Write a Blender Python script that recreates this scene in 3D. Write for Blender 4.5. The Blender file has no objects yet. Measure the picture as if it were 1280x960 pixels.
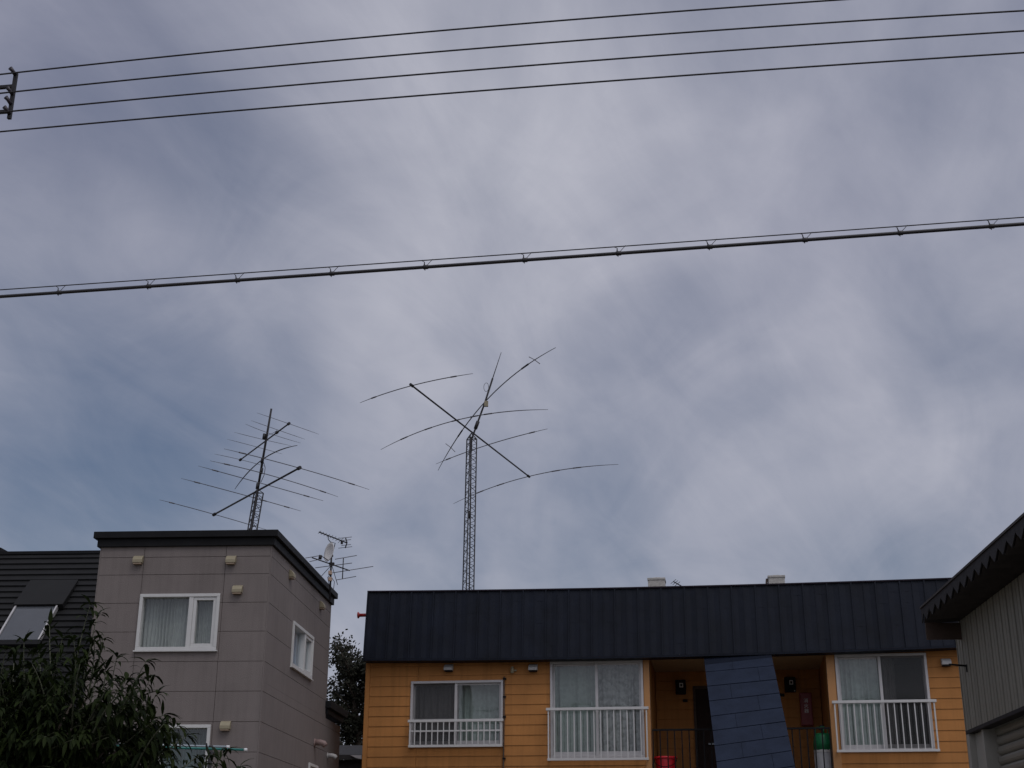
import bpy, math, random
from mathutils import Vector, Matrix, noise
random.seed(7)
V = Vector
sc = bpy.context.scene
COL = sc.collection

# ------------------------------------------------------------------ camera
F_PX = 1693.86
TH = math.radians(20.1837)
RO = math.radians(0.2764)
CAM = V((0, 0, 1.6))
c, s = math.cos(TH), math.sin(TH)
M0 = Matrix(((1, 0, 0), (0, s, -c), (0, c, s)))
c, s = math.cos(RO), math.sin(RO)
M = Matrix(((c, -s, 0), (s, c, 0), (0, 0, 1))) @ M0      # world -> (right, down, forward)
cam_d = bpy.data.cameras.new('camera')
cam = bpy.data.objects.new('camera', cam_d)
COL.objects.link(cam)
R_, D_, F_ = M[0], M[1], M[2]
cam.matrix_world = Matrix(((R_[0], -D_[0], -F_[0], CAM[0]), (R_[1], -D_[1], -F_[1], CAM[1]),
                           (R_[2], -D_[2], -F_[2], CAM[2]), (0, 0, 0, 1)))
cam_d.sensor_width = 36
cam_d.lens = F_PX / 1280 * 36
cam_d.clip_end = 5000
cam_d.clip_start = 0.05
sc.camera = cam


def ray(x, y):
    return M.transposed() @ V(((x - 640) / F_PX, (y - 480) / F_PX, 1.0))


def hit(x, y, p, n):
    d = ray(x, y)
    return CAM + d * ((V(p) - CAM).dot(V(n)) / d.dot(V(n)))


def at_y(x, y, Y):
    return hit(x, y, (0, Y, 0), (0, 1, 0))


def at_z(x, y, z):
    return hit(x, y, (0, 0, z), (0, 0, 1))


class Plane:
    """A vertical plane: u to the right, z up, out towards the viewer."""
    def __init__(self, p, yaw):
        a = math.radians(yaw)
        self.p = V((p[0], p[1], 0))
        self.u = V((math.cos(a), -math.sin(a), 0))
        self.o = V((-math.sin(a), -math.cos(a), 0))
        self.yaw = a

    def pt(self, u, z, o=0.0):
        return self.p + self.u * u + self.o * o + V((0, 0, z))

    def uz(self, x, y, o=0.0):
        h = hit(x, y, self.p + self.o * o, self.o)
        return (h - self.p).dot(self.u), h.z

    def moved(self, o):
        q = Plane(self.p + self.o * o, 0)
        q.u, q.o, q.yaw = self.u, self.o, self.yaw
        return q


# ------------------------------------------------------------------ materials
MATS = {}


def mat(name, col, rough=0.6, var=0.12, scale=6.0, bump=0.0, bscale=60.0, metal=0.0, spec=0.5, streak=0.0):
    m = bpy.data.materials.new(name)
    m.use_nodes = True
    nt = m.node_tree
    b = nt.nodes['Principled BSDF']
    b.inputs['Roughness'].default_value = rough
    b.inputs['Metallic'].default_value = metal
    b.inputs['Specular IOR Level'].default_value = spec
    tc = nt.nodes.new('ShaderNodeTexCoord')
    n1 = nt.nodes.new('ShaderNodeTexNoise')
    n1.inputs['Scale'].default_value = scale
    n1.inputs['Detail'].default_value = 6
    n1.inputs['Roughness'].default_value = 0.65
    nt.links.new(tc.outputs['Object'], n1.inputs['Vector'])
    ramp = nt.nodes.new('ShaderNodeValToRGB')
    ramp.color_ramp.elements[0].position = 0.3
    ramp.color_ramp.elements[1].position = 0.72
    lo = [max(0, x * (1 - var)) for x in col]
    hi = [min(1, x * (1 + var)) for x in col]
    ramp.color_ramp.elements[0].color = (*lo, 1)
    ramp.color_ramp.elements[1].color = (*hi, 1)
    nt.links.new(n1.outputs['Fac'], ramp.inputs['Fac'])
    out = ramp.outputs['Color']
    if streak:
        mp = nt.nodes.new('ShaderNodeMapping')
        mp.inputs['Scale'].default_value = (9, 9, 0.35)
        nt.links.new(tc.outputs['Object'], mp.inputs['Vector'])
        n3 = nt.nodes.new('ShaderNodeTexNoise')
        n3.inputs['Scale'].default_value = 1.3
        n3.inputs['Detail'].default_value = 5
        nt.links.new(mp.outputs['Vector'], n3.inputs['Vector'])
        r3 = nt.nodes.new('ShaderNodeMapRange')
        r3.inputs['From Min'].default_value = 0.48
        r3.inputs['From Max'].default_value = 0.75
        r3.inputs['To Min'].default_value = 0.0
        r3.inputs['To Max'].default_value = streak
        nt.links.new(n3.outputs['Fac'], r3.inputs['Value'])
        mx = nt.nodes.new('ShaderNodeMixRGB')
        mx.inputs['Color2'].default_value = (*[x * 0.45 for x in col], 1)
        nt.links.new(r3.outputs['Result'], mx.inputs['Fac'])
        nt.links.new(out, mx.inputs['Color1'])
        out = mx.outputs['Color']
    nt.links.new(out, b.inputs['Base Color'])
    if bump:
        n2 = nt.nodes.new('ShaderNodeTexNoise')
        n2.inputs['Scale'].default_value = bscale
        n2.inputs['Detail'].default_value = 4
        nt.links.new(tc.outputs['Object'], n2.inputs['Vector'])
        bp = nt.nodes.new('ShaderNodeBump')
        bp.inputs['Strength'].default_value = bump
        bp.inputs['Distance'].default_value = 0.02
        nt.links.new(n2.outputs['Fac'], bp.inputs['Height'])
        nt.links.new(bp.outputs['Normal'], b.inputs['Normal'])
    MATS[name] = m
    return m


def glass_mat(name, tint=(0.9, 0.93, 0.92), refl=1.0, mesh=0.0):
    m = bpy.data.materials.new(name)
    m.use_nodes = True
    nt = m.node_tree
    for n in list(nt.nodes):
        nt.nodes.remove(n)
    o = nt.nodes.new('ShaderNodeOutputMaterial')
    tr = nt.nodes.new('ShaderNodeBsdfTransparent')
    tr.inputs['Color'].default_value = (*tint, 1)
    gl = nt.nodes.new('ShaderNodeBsdfGlossy')
    gl.inputs['Roughness'].default_value = 0.02
    gl.inputs['Color'].default_value = (refl, refl, refl, 1)
    lw_ = nt.nodes.new('ShaderNodeLayerWeight')
    lw_.inputs['Blend'].default_value = 0.5
    pw = nt.nodes.new('ShaderNodeMath')
    pw.operation = 'POWER'
    pw.inputs[1].default_value = 5.0
    nt.links.new(lw_.outputs['Facing'], pw.inputs[0])
    fr = nt.nodes.new('ShaderNodeMath')
    fr.operation = 'MULTIPLY_ADD'
    fr.inputs[1].default_value = 0.90
    fr.inputs[2].default_value = 0.085
    nt.links.new(pw.outputs[0], fr.inputs[0])
    tc = nt.nodes.new('ShaderNodeTexCoord')
    nz = nt.nodes.new('ShaderNodeTexNoise')
    nz.inputs['Scale'].default_value = 1.7
    nt.links.new(tc.outputs['Object'], nz.inputs['Vector'])
    bp = nt.nodes.new('ShaderNodeBump')
    bp.inputs['Strength'].default_value = 0.05
    bp.inputs['Distance'].default_value = 0.05
    nt.links.new(nz.outputs['Fac'], bp.inputs['Height'])
    nt.links.new(bp.outputs['Normal'], gl.inputs['Normal'])
    mx = nt.nodes.new('ShaderNodeMixShader')
    nt.links.new(fr.outputs[0], mx.inputs['Fac'])
    nt.links.new(tr.outputs['BSDF'], mx.inputs[1])
    nt.links.new(gl.outputs['BSDF'], mx.inputs[2])
    nt.links.new(mx.outputs['Shader'], o.inputs['Surface'])
    MATS[name] = m
    return m


def cloth_mat(name, col, pattern=0.25):
    """Lace curtain: a little see-through, woven with a loose leafy figure."""
    m = mat(name, col, 0.9, 0.10, 9.0)
    nt = m.node_tree
    b = nt.nodes['Principled BSDF']
    o = nt.nodes['Material Output']
    tc = nt.nodes.new('ShaderNodeTexCoord')
    vo = nt.nodes.new('ShaderNodeTexNoise')
    vo.inputs['Scale'].default_value = 11
    vo.inputs['Detail'].default_value = 2
    nt.links.new(tc.outputs['Object'], vo.inputs['Vector'])
    mr = nt.nodes.new('ShaderNodeMapRange')
    mr.inputs['From Min'].default_value = 0.42
    mr.inputs['From Max'].default_value = 0.62
    mr.inputs['To Min'].default_value = 0.96
    mr.inputs['To Max'].default_value = 0.96 - pattern
    nt.links.new(vo.outputs['Fac'], mr.inputs['Value'])
    tr = nt.nodes.new('ShaderNodeBsdfTransparent')
    mx = nt.nodes.new('ShaderNodeMixShader')
    nt.links.new(mr.outputs['Result'], mx.inputs['Fac'])
    nt.links.new(tr.outputs['BSDF'], mx.inputs[1])
    nt.links.new(b.outputs['BSDF'], mx.inputs[2])
    nt.links.new(mx.outputs['Shader'], o.inputs['Surface'])
    return m


mat('ochre_siding', (0.420, 0.184, 0.056), 0.7, 0.16, 0.9, 0.10, 90, spec=0.2, streak=0.36)
mat('ochre_trim', (0.46, 0.22, 0.075), 0.55, 0.06, 2.0)
mat('soffit', (0.40, 0.28, 0.16), 0.7, 0.1)
mat('navy_metal', (0.0058, 0.0082, 0.0160), 0.52, 0.40, 1.6, 0.30, 3.2, spec=0.17, streak=0.35)
mat('navy_cap', (0.016, 0.011, 0.018), 0.55, 0.15, 3.0, spec=0.15)
mat('white_aluminium', (0.53, 0.52, 0.51), 0.4, 0.05, 4.0, metal=0.0)
mat('silver_aluminium', (0.47, 0.455, 0.455), 0.45, 0.10, 4.0, metal=0.1)
mat('grey_panel', (0.190, 0.164, 0.154), 0.85, 0.10, 1.1, 0.25, 70, spec=0.25, streak=0.22)
mat('panel_joint', (0.075, 0.048, 0.045), 0.9, 0.1, spec=0.1)
mat('cornice_metal', (0.012, 0.012, 0.013), 0.6, 0.18, 4.0, spec=0.12)
mat('dark_roof', (0.0145, 0.0145, 0.015), 0.65, 0.18, 3.0, spec=0.15)
mat('skylight_cover', (0.0165, 0.0165, 0.0168), 0.65, 0.12, 3.0, spec=0.15)
mat('white_vinyl', (0.56, 0.555, 0.54), 0.45, 0.04, 4.0)
mat('beige_plastic', (0.29, 0.25, 0.165), 0.5, 0.08, 8.0)
mat('beige_shade', (0.30, 0.22, 0.15), 0.5, 0.08, 8.0)
mat('pipe_pink', (0.26, 0.18, 0.165), 0.6, 0.1, 8.0)
mat('vent_white', (0.42, 0.41, 0.40), 0.5, 0.06, 8.0)
mat('black_metal', (0.009, 0.008, 0.009), 0.6, 0.2, 8.0, spec=0.15)
mat('rust_pipe', (0.065, 0.042, 0.03), 0.7, 0.35, 20.0)
mat('door_brown', (0.026, 0.012, 0.009), 0.6, 0.2, 6.0, spec=0.2)
mat('red_pipe', (0.33, 0.018, 0.016), 0.5, 0.15, 8.0)
mat('red_box', (0.20, 0.006, 0.010), 0.45, 0.1, 8.0)
mat('red_plastic', (0.62, 0.008, 0.022), 0.4, 0.06, 8.0)
mat('red_plastic_rim', (0.75, 0.02, 0.035), 0.35, 0.06, 8.0)
mat('gas_green', (0.010, 0.17, 0.065), 0.45, 0.15, 8.0)
mat('gas_grey', (0.42, 0.42, 0.43), 0.5, 0.1, 8.0)
mat('paint_white', (0.75, 0.75, 0.75), 0.5, 0.03, 8.0)
mat('label_grey', (0.58, 0.58, 0.56), 0.5, 0.03, 8.0)
mat('blue_slate', (0.0175, 0.024, 0.042), 0.8, 0.20, 3.5, 0.25, 40, spec=0.12)
mat('blue_joint_shade', (0.008, 0.011, 0.020), 0.85, 0.1, spec=0.1)  # dark tone for shingle joints and for painted shade under the eave
mat('chimney', (0.42, 0.40, 0.37), 0.85, 0.18, 14.0, 0.3, 40)
mat('steel_dark', (0.030, 0.028, 0.031), 0.55, 0.25, 6.0, metal=0.2, spec=0.3)
mat('steel_grey', (0.10, 0.10, 0.105), 0.4, 0.2, 6.0, metal=0.4)
mat('element_alu', (0.115, 0.11, 0.12), 0.35, 0.1, 6.0, metal=0.5)
mat('dish_white', (0.62, 0.60, 0.58), 0.5, 0.05, 6.0)
mat('mixer_orange', (0.42, 0.30, 0.22), 0.5, 0.2, 30.0)
mat('wire_black', (0.018, 0.016, 0.018), 0.5, 0.1, 20.0)
mat('insulator_dark', (0.022, 0.016, 0.024), 0.35, 0.2, 20.0)
mat('concrete', (0.30, 0.29, 0.27), 0.85, 0.12, 5.0, 0.2, 60)
mat('shed_wall', (0.215, 0.203, 0.166), 0.55, 0.10, 2.0, streak=0.3)
mat('shed_post', (0.30, 0.285, 0.25), 0.55, 0.08, 3.0)
mat('shed_roof', (0.060, 0.052, 0.050), 0.65, 0.25, 6.0, spec=0.15)
mat('shed_fascia', (0.030, 0.027, 0.028), 0.65, 0.22, 8.0, spec=0.15)
mat('shed_brown', (0.055, 0.032, 0.022), 0.7, 0.2, 5.0)
mat('shutter', (0.20, 0.185, 0.155), 0.5, 0.08, 4.0)
mat('bark', (0.085, 0.065, 0.05), 0.85, 0.3, 14.0, 0.5, 40)
mat('twig_green', (0.075, 0.08, 0.045), 0.7, 0.2, 14.0)
mat('teal_plastic', (0.015, 0.16, 0.14), 0.35, 0.1, 8.0)
mat('steel_pole', (0.30, 0.34, 0.37), 0.35, 0.1, 8.0, metal=0.3)
mat('asphalt', (0.05, 0.05, 0.052), 0.9, 0.2, 3.0, 0.3, 80)
mat('soil', (0.13, 0.115, 0.085), 0.95, 0.35, 0.8, 0.4, 20)
mat('interior', (0.10, 0.09, 0.08), 0.9, 0.1)
mat('timber_dark', (0.020, 0.018, 0.018), 0.8, 0.2, 6.0)
mat('pale_edge', (0.38, 0.37, 0.38), 0.6, 0.1, 6.0)
cloth_mat('lace_pale', (0.38, 0.39, 0.365), 0.05)
cloth_mat('lace_green', (0.32, 0.365, 0.335), 0.10)
cloth_mat('lace_figured', (0.36, 0.36, 0.35), 0.35)
cloth_mat('curtain_dark', (0.28, 0.24, 0.24), 0.06)
cloth_mat('sky_reflect_blue', (0.40, 0.52, 0.68), 0.02)  # pale blue standing in for sky reflected in the side pane
cloth_mat('curtain_green_dark', (0.09, 0.15, 0.15), 0.10)
glass_mat('window_glass', (0.84, 0.88, 0.87))
glass_mat('window_glass_dark', (0.55, 0.56, 0.57))
glass_mat('skylight_tint', (0.2, 0.22, 0.24))
mat('skylight_glass', (0.075, 0.08, 0.09), 0.12, 0.1, 2.0, spec=0.6)
mat('net_screen', (0.02, 0.02, 0.02), 0.8, 0.1)
m = MATS['net_screen']
nt = m.node_tree
tr = nt.nodes.new('ShaderNodeBsdfTransparent')
mx = nt.nodes.new('ShaderNodeMixShader')
mx.inputs['Fac'].default_value = 0.5
nt.links.new(tr.outputs['BSDF'], mx.inputs[1])
nt.links.new(nt.nodes['Principled BSDF'].outputs['BSDF'], mx.inputs[2])
nt.links.new(mx.outputs['Shader'], nt.nodes['Material Output'].inputs['Surface'])


def leaf_mat(name, dark, light, gloss):
    m = bpy.data.materials.new(name)
    m.use_nodes = True
    nt = m.node_tree
    b = nt.nodes['Principled BSDF']
    b.inputs['Roughness'].default_value = gloss
    b.inputs['Specular IOR Level'].default_value = 0.07
    g = nt.nodes.new('ShaderNodeNewGeometry')
    r = nt.nodes.new('ShaderNodeValToRGB')
    r.color_ramp.elements[0].color = (*dark, 1)
    r.color_ramp.elements[1].color = (*light, 1)
    nt.links.new(g.outputs['Random Per Island'], r.inputs['Fac'])
    nt.links.new(r.outputs['Color'], b.inputs['Base Color'])
    t = nt.nodes.new('ShaderNodeBsdfTranslucent')
    nt.links.new(r.outputs['Color'], t.inputs['Color'])
    mx = nt.nodes.new('ShaderNodeMixShader')
    mx.inputs['Fac'].default_value = 0.25
    nt.links.new(b.outputs['BSDF'], mx.inputs[1])
    nt.links.new(t.outputs['BSDF'], mx.inputs[2])
    nt.links.new(mx.outputs['Shader'], nt.nodes['Material Output'].inputs['Surface'])
    MATS[name] = m


leaf_mat('peach_leaf', (0.008, 0.013, 0.005), (0.026, 0.038, 0.010), 0.6)
leaf_mat('far_leaf', (0.016, 0.018, 0.013), (0.036, 0.036, 0.026), 0.6)


# ------------------------------------------------------------------ mesh builder (world coordinates in, parent's local out)
ROOT_INV = {}


class MB:
    def __init__(self):
        self.v, self.f, self.smooth = [], [], []

    def add(self, verts, faces, smooth=False):
        k = len(self.v)
        self.v += [V(x) for x in verts]
        self.f += [tuple(i + k for i in f) for f in faces]
        self.smooth += [smooth] * len(faces)

    def hexa(self, a):
        """eight corners: lower four then upper four, both counter-clockwise"""
        self.add(a, [(3, 2, 1, 0), (4, 5, 6, 7), (0, 1, 5, 4), (1, 2, 6, 5), (2, 3, 7, 6), (3, 0, 4, 7)])

    def box(self, P, u0, u1, z0, z1, o0, o1):
        """box on plane P; o1 is the face nearer the viewer"""
        q = P.pt
        self.hexa([q(u0, z0, o1), q(u1, z0, o1), q(u1, z0, o0), q(u0, z0, o0),
                   q(u0, z1, o1), q(u1, z1, o1), q(u1, z1, o0), q(u0, z1, o0)])

    def prism(self, prof, a, b):
        """prof: list of world points (polygon); extruded by vector b-a"""
        d = V(b) - V(a)
        n = len(prof)
        vs = [V(p) for p in prof] + [V(p) + d for p in prof]
        fs = [tuple(range(n - 1, -1, -1)), tuple(range(n, 2 * n))]
        fs += [(i, (i + 1) % n, n + (i + 1) % n, n + i) for i in range(n)]
        self.add(vs, fs)

    def tube(self, pts, r, n=8, r1=None, cap=True):
        pts = [V(p) for p in pts]
        m_ = len(pts)
        vs, fs = [], []
        ref = None
        for i, p in enumerate(pts):
            t = (pts[min(i + 1, m_ - 1)] - pts[max(i - 1, 0)]).normalized()
            if ref is None:
                ref = t.orthogonal().normalized()
            ref = (ref - t * ref.dot(t)).normalized()
            b = t.cross(ref)
            if callable(r):
                rr = r(i / max(1, m_ - 1))
            else:
                rr = r if r1 is None else r + (r1 - r) * i / max(1, m_ - 1)
            for k in range(n):
                a = 2 * math.pi * k / n
                vs.append(p + (ref * math.cos(a) + b * math.sin(a)) * rr)
        for i in range(m_ - 1):
            for k in range(n):
                k2 = (k + 1) % n
                fs.append((i * n + k, i * n + k2, (i + 1) * n + k2, (i + 1) * n + k))
        self.add(vs, fs, True)
        if cap:
            k0 = len(self.v) - len(vs)
            self.f.append(tuple(k0 + k for k in range(n - 1, -1, -1)))
            self.f.append(tuple(k0 + (m_ - 1) * n + k for k in range(n)))
            self.smooth += [False, False]

    def lathe(self, base, prof, n=24, axis=(0, 0, 1)):
        """prof: (radius, height) pairs"""
        ax = V(axis).normalized()
        e1 = ax.orthogonal().normalized()
        e2 = ax.cross(e1)
        vs, fs = [], []
        for r, h in prof:
            for k in range(n):
                a = 2 * math.pi * k / n
                vs.append(V(base) + ax * h + (e1 * math.cos(a) + e2 * math.sin(a)) * r)
        for i in range(len(prof) - 1):
            for k in range(n):
                k2 = (k + 1) % n
                fs.append((i * n + k, i * n + k2, (i + 1) * n + k2, (i + 1) * n + k))
        fs.append(tuple(range(n - 1, -1, -1)))
        fs.append(tuple((len(prof) - 1) * n + k for k in range(n)))
        self.add(vs, fs, True)

    def build(self, name, material, parent=None, bevel=0.0):
        me = bpy.data.meshes.new(name)
        vs = self.v
        org = None
        if parent is not None:
            inv = ROOT_INV[parent.name]
            vs = [inv @ x for x in vs]
            ROOT_INV_child = inv
        else:
            lo = V((min(x.x for x in vs), min(x.y for x in vs), min(x.z for x in vs)))
            hi = V((max(x.x for x in vs), max(x.y for x in vs), max(x.z for x in vs)))
            org = V(((lo.x + hi.x) / 2, (lo.y + hi.y) / 2, lo.z))
            vs = [x - org for x in vs]
        me.from_pydata([tuple(x) for x in vs], [], self.f)
        me.polygons.foreach_set('use_smooth', self.smooth)
        me.materials.append(MATS[material])
        me.update()
        o = bpy.data.objects.new(name, me)
        COL.objects.link(o)
        if parent is not None:
            o.parent = parent
            ROOT_INV[o.name] = ROOT_INV_child
        else:
            o.location = org
            ROOT_INV[o.name] = Matrix.Translation(-org)
        if bevel:
            bv = o.modifiers.new('edge', 'BEVEL')
            bv.width = bevel
            bv.segments = 2
            bv.limit_method = 'ANGLE'
            bv.angle_limit = math.radians(40)
        return o


def tag(o, label=None, cat=None, group=None, kind=None):
    if label:
        o['label'] = label
    if cat:
        o['category'] = cat
    if group:
        o['group'] = group
    if kind:
        o['kind'] = kind
    return o


def thing(name, label, cat, loc, yaw=0.0, group=None):
    o = bpy.data.objects.new(name, None)
    o.empty_display_size = 0.3
    COL.objects.link(o)
    o.location = loc
    o.rotation_euler = (0, 0, -yaw)
    ROOT_INV[o.name] = (Matrix.Translation(V(loc)) @ Matrix.Rotation(-yaw, 4, 'Z')).inverted()
    return tag(o, label, cat, group)


def spans(a, b, cuts):
    """a..b minus the intervals in cuts"""
    out = [(a, b)]
    for c0, c1 in cuts:
        nw = []
        for x0, x1 in out:
            if c1 <= x0 or c0 >= x1:
                nw.append((x0, x1))
                continue
            if c0 > x0:
                nw.append((x0, c0))
            if c1 < x1:
                nw.append((c1, x1))
        out = nw
    return [(x, y) for x, y in out if y - x > 0.004]


def cut_wall(mb, P, u0, u1, z0, z1, holes, o0, o1):
    zs = sorted({z0, z1, *[min(max(h[2], z0), z1) for h in holes], *[min(max(h[3], z0), z1) for h in holes]})
    for a, b in zip(zs, zs[1:]):
        if b - a < 0.002:
            continue
        mid = (a + b) / 2
        for x, y in spans(u0, u1, [(h[0], h[1]) for h in holes if h[2] < mid < h[3]]):
            mb.box(P, x, y, a, b, o0, o1)


def lap_siding(mb, P, u0, u1, z0, z1, row, holes, o=0.0, lip=0.011, th=0.02, joints=()):
    """horizontal lapped boards; each board leans out to its lower lip"""
    k = 0
    z = z1
    us = [u0, *sorted(j for j in joints if u0 < j < u1), u1]
    while z > z0 + 1e-4:
        zb = max(z - row, z0)
        zs = sorted({zb, z, *[h[2] for h in holes if zb < h[2] < z], *[h[3] for h in holes if zb < h[3] < z]})
        for a, b in zip(zs, zs[1:]):
            mid = (a + b) / 2
            for ua, ub in zip(us, us[1:]):
                ua2 = ua + (0.003 if ua != u0 else 0)
                ub2 = ub - (0.003 if ub != u1 else 0)
                for x, y in spans(ua2, ub2, [(h[0], h[1]) for h in holes if h[2] < mid < h[3]]):
                    oa = o + lip * (z - a) / row
                    ob = o + lip * (z - b) / row
                    q = P.pt
                    e = 0.0035 if a == zb else 0.0
                    mb.hexa([q(x, a + e, oa), q(y, a + e, oa), q(y, a + e, o - th), q(x, a + e, o - th),
                             q(x, b, ob), q(y, b, ob), q(y, b, o - th), q(x, b, o - th)])
        z = zb
        k += 1


def curtain(P, u0, u1, z0, z1, o, material, parent, folds=14, amp=0.035, name='curtain'):
    mb = MB()
    n = int(folds * 8)
    vs, fs = [], []
    ph = random.random() * 6
    for i in range(n + 1):
        t = i / n
        w = math.sin(t * folds * 2 * math.pi + ph + 1.3 * math.sin(t * 9 + ph)) * amp * (0.6 + 0.4 * math.sin(t * 17 + ph))
        for k in range(5):
            z = z0 + (z1 - z0) * k / 4
            uu = u0 + (u1 - u0) * t + 0.006 * math.sin(k * 2.1 + t * 25)
            vs.append(P.pt(uu, z, o + w * (1.15 - 0.15 * k / 4)))
    for i in range(n):
        for k in range(4):
            fs.append((i * 5 + k, (i + 1) * 5 + k, (i + 1) * 5 + k + 1, i * 5 + k + 1))
    mb.add(vs, fs, True)
    return mb.build(name, material, parent)


def frame_rect(mb, P, u0, u1, z0, z1, w, o0, o1, wb=None):
    """four butted bars"""
    wb = w if wb is None else wb
    mb.box(P, u0, u1, z1 - w, z1, o0, o1)
    mb.box(P, u0, u1, z0, z0 + wb, o0, o1)
    mb.box(P, u0, u0 + w, z0 + wb, z1 - w, o0, o1)
    mb.box(P, u1 - w, u1, z0 + wb, z1 - w, o0, o1)


def pane(P, u0, u1, z0, z1, o, parent, material='window_glass'):
    mb = MB()
    mb.add([P.pt(u0, z0, o), P.pt(u1, z0, o), P.pt(u1, z1, o), P.pt(u0, z1, o)], [(0, 1, 2, 3)])
    return mb.build('pane', material, parent)


def dark_room(P, u0, u1, z0, z1, parent, o0=-0.16, d=1.6):
    """inner faces of the room behind a window"""
    mb = MB()
    q = P.pt
    a = [q(u0, z0, o0), q(u1, z0, o0), q(u1, z0, o0 - d), q(u0, z0, o0 - d),
         q(u0, z1, o0), q(u1, z1, o0), q(u1, z1, o0 - d), q(u0, z1, o0 - d)]
    mb.add(a, [(0, 1, 2, 3), (7, 6, 5, 4), (2, 6, 7, 3), (1, 5, 6, 2), (3, 7, 4, 0)])
    return mb.build('room_lining', 'interior', parent)


# ------------------------------------------------------------------ ground
def sheet(name, x0, x1, y0, y1, z, material):
    mb = MB()
    mb.add([(x0, y0, z), (x1, y0, z), (x1, y1, z), (x0, y1, z)], [(0, 1, 2, 3)])
    return tag(mb.build(name, material), kind='structure')


sheet('ground', -900, 900, -900, 900, 0.0, 'soil')
sheet('road', -300, 300, -4.5, 2.2, 0.004, 'asphalt')
mb = MB()
mb.box(Plane((0, 2.35, 0), 0), -300, 300, -0.1, 0.12, 0, 0.15)
tag(mb.build('kerb', 'concrete'), kind='structure')

# ------------------------------------------------------------------ ochre apartment building
A = Plane(CAM + ray(745, 887) * 24.7, 8.85)
uz = A.uz


def rect(xl, xr, yt, yb, P=A, o=0.0):
    xm, ym = (xl + xr) / 2, (yt + yb) / 2
    return P.uz(xl, ym, o)[0], P.uz(xr, ym, o)[0], P.uz(xm, yb, o)[1], P.uz(xm, yt, o)[1]


apt = thing('apartment_building', 'ochre two storey apartment building with a deep navy metal roof band',
            'apartment building', A.pt(1.2, 0), A.yaw)
Z_EAVE = 5.50
UL, UR = uz(457, 850)[0], 7.2
R_L, R_R = uz(813, 890)[0], uz(1036.5, 880)[0]        # the open entrance landing
R_D = 2.0
W1 = rect(513, 629, 851, 934)
W2 = rect(688, 805, 826, 947.5)
W3 = (uz(1047.5, 880)[0], uz(1163, 876)[0], uz(1105, 939)[1], uz(1105, 817)[1])
W2 = (W2[0], W2[1], W2[2], min(W2[3], Z_EAVE - 0.03))
W3 = (W3[0], W3[1], W3[2], min(W3[3], Z_EAVE - 0.03))
Z_LAND = uz(930, 989)[1]
REC = (R_L, R_R, Z_LAND, Z_EAVE + 1)
holes = [W1, W2, W3, REC]
mb = MB()
lap_siding(mb, A, UL + 0.09, UR, 0.3, Z_EAVE + 0.08, 0.1825, holes, 0.0, joints=(uz(523, 840)[0], uz(1182, 860)[0] + 0.5))
mb.box(A, UL, UL + 0.086, 0.3, Z_EAVE + 0.08, -0.05, 0.018)
# side and rear walls of the block
dep = 7.5
mb.box(A, UL, UL + 0.15, 0.3, 6.6, -dep, -0.055)
mb.box(A, UR - 0.15, UR, 0.3, 6.6, -dep, -0.055)
mb.box(A, UL + 0.15, UR - 0.15, 0.3, 6.6, -dep, -dep + 0.15)
apt_wall = mb.build('wall', 'ochre_siding', apt)
mb = MB()
cut_wall(mb, A, UL + 0.15, UR - 0.15, 0.3, Z_EAVE + 0.08, holes, -0.16, -0.022)
mb.box(A, UL + 0.1, UR, 0.0, 0.3, -dep, -0.03)
mb.build('inner_wall', 'concrete', apt)
# trim strips beside the landing
mb = MB()
mb.box(A, W2[1] + 0.012, R_L, Z_LAND, Z_EAVE + 0.08, -0.10, 0.016)
mb.build('corner_trim', 'ochre_trim', apt)
mb = MB()
mb.box(A, R_R, W3[0] - 0.012, Z_LAND, Z_EAVE + 0.08, -0.10, 0.016)
mb.build('corner_trim', 'ochre_trim', apt)
# landing: side returns, back wall, floor, ceiling
B = A.moved(-R_D)
mb = MB()
DL = rect(868, 925, 835, 990, B)
door_hole = (DL[0], DL[1] + 0.05, Z_LAND, Z_EAVE - 0.28)
lap_siding(mb, B, R_L + 0.012, R_R - 0.012, Z_LAND, Z_EAVE, 0.1825, [door_hole])
mb.box(A, R_L - 0.12, R_L, Z_LAND, Z_EAVE, -R_D - 0.03, -0.105)
mb.box(A, R_R, R_R + 0.12, Z_LAND, Z_EAVE, -R_D - 0.03, -0.105)
mb.build('landing_wall', 'ochre_siding', apt)
mb = MB()
mb.box(A, R_L + 0.003, R_R - 0.003, Z_LAND - 0.16, Z_LAND, -R_D, 0.06)
mb.build('landing_floor', 'concrete', apt)
mb = MB()
mb.box(A, R_L + 0.003, R_R - 0.003, Z_EAVE + 0.002, Z_EAVE + 0.05, -R_D, -0.0)
mb.build('landing_ceiling', 'soffit', apt)

# roof band: nearly upright standing-seam metal with a flat deck behind it
ZT = 6.76
O_B, O_T = 0.30, 0.16
RL, RR = uz(455.5, 800, O_B)[0], 7.6


T_PTS = [A.uz(x, y, O_T) for x, y in ((462, 738.8), (660, 736.3), (840, 733), (1020, 728.3), (1195, 722))]
B_PTS = [A.uz(x, y, O_B) for x, y in ((462, 825.5), (640, 823.5), (840, 820.5), (1042, 815.5), (1185, 808.5))]


def quad_fit(ps):
    import numpy as np
    return [float(x) for x in np.polyfit([p[0] for p in ps], [p[1] for p in ps], 2)]


TF, BF = quad_fit(T_PTS), quad_fit(B_PTS)      # roof and eave lines bowed to imitate barrel distortion of the lens


def zt_(u):
    return TF[0] * u * u + TF[1] * u + TF[2] - 0.02


def zb_(u):
    return BF[0] * u * u + BF[1] * u + BF[2] + 0.03


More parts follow.
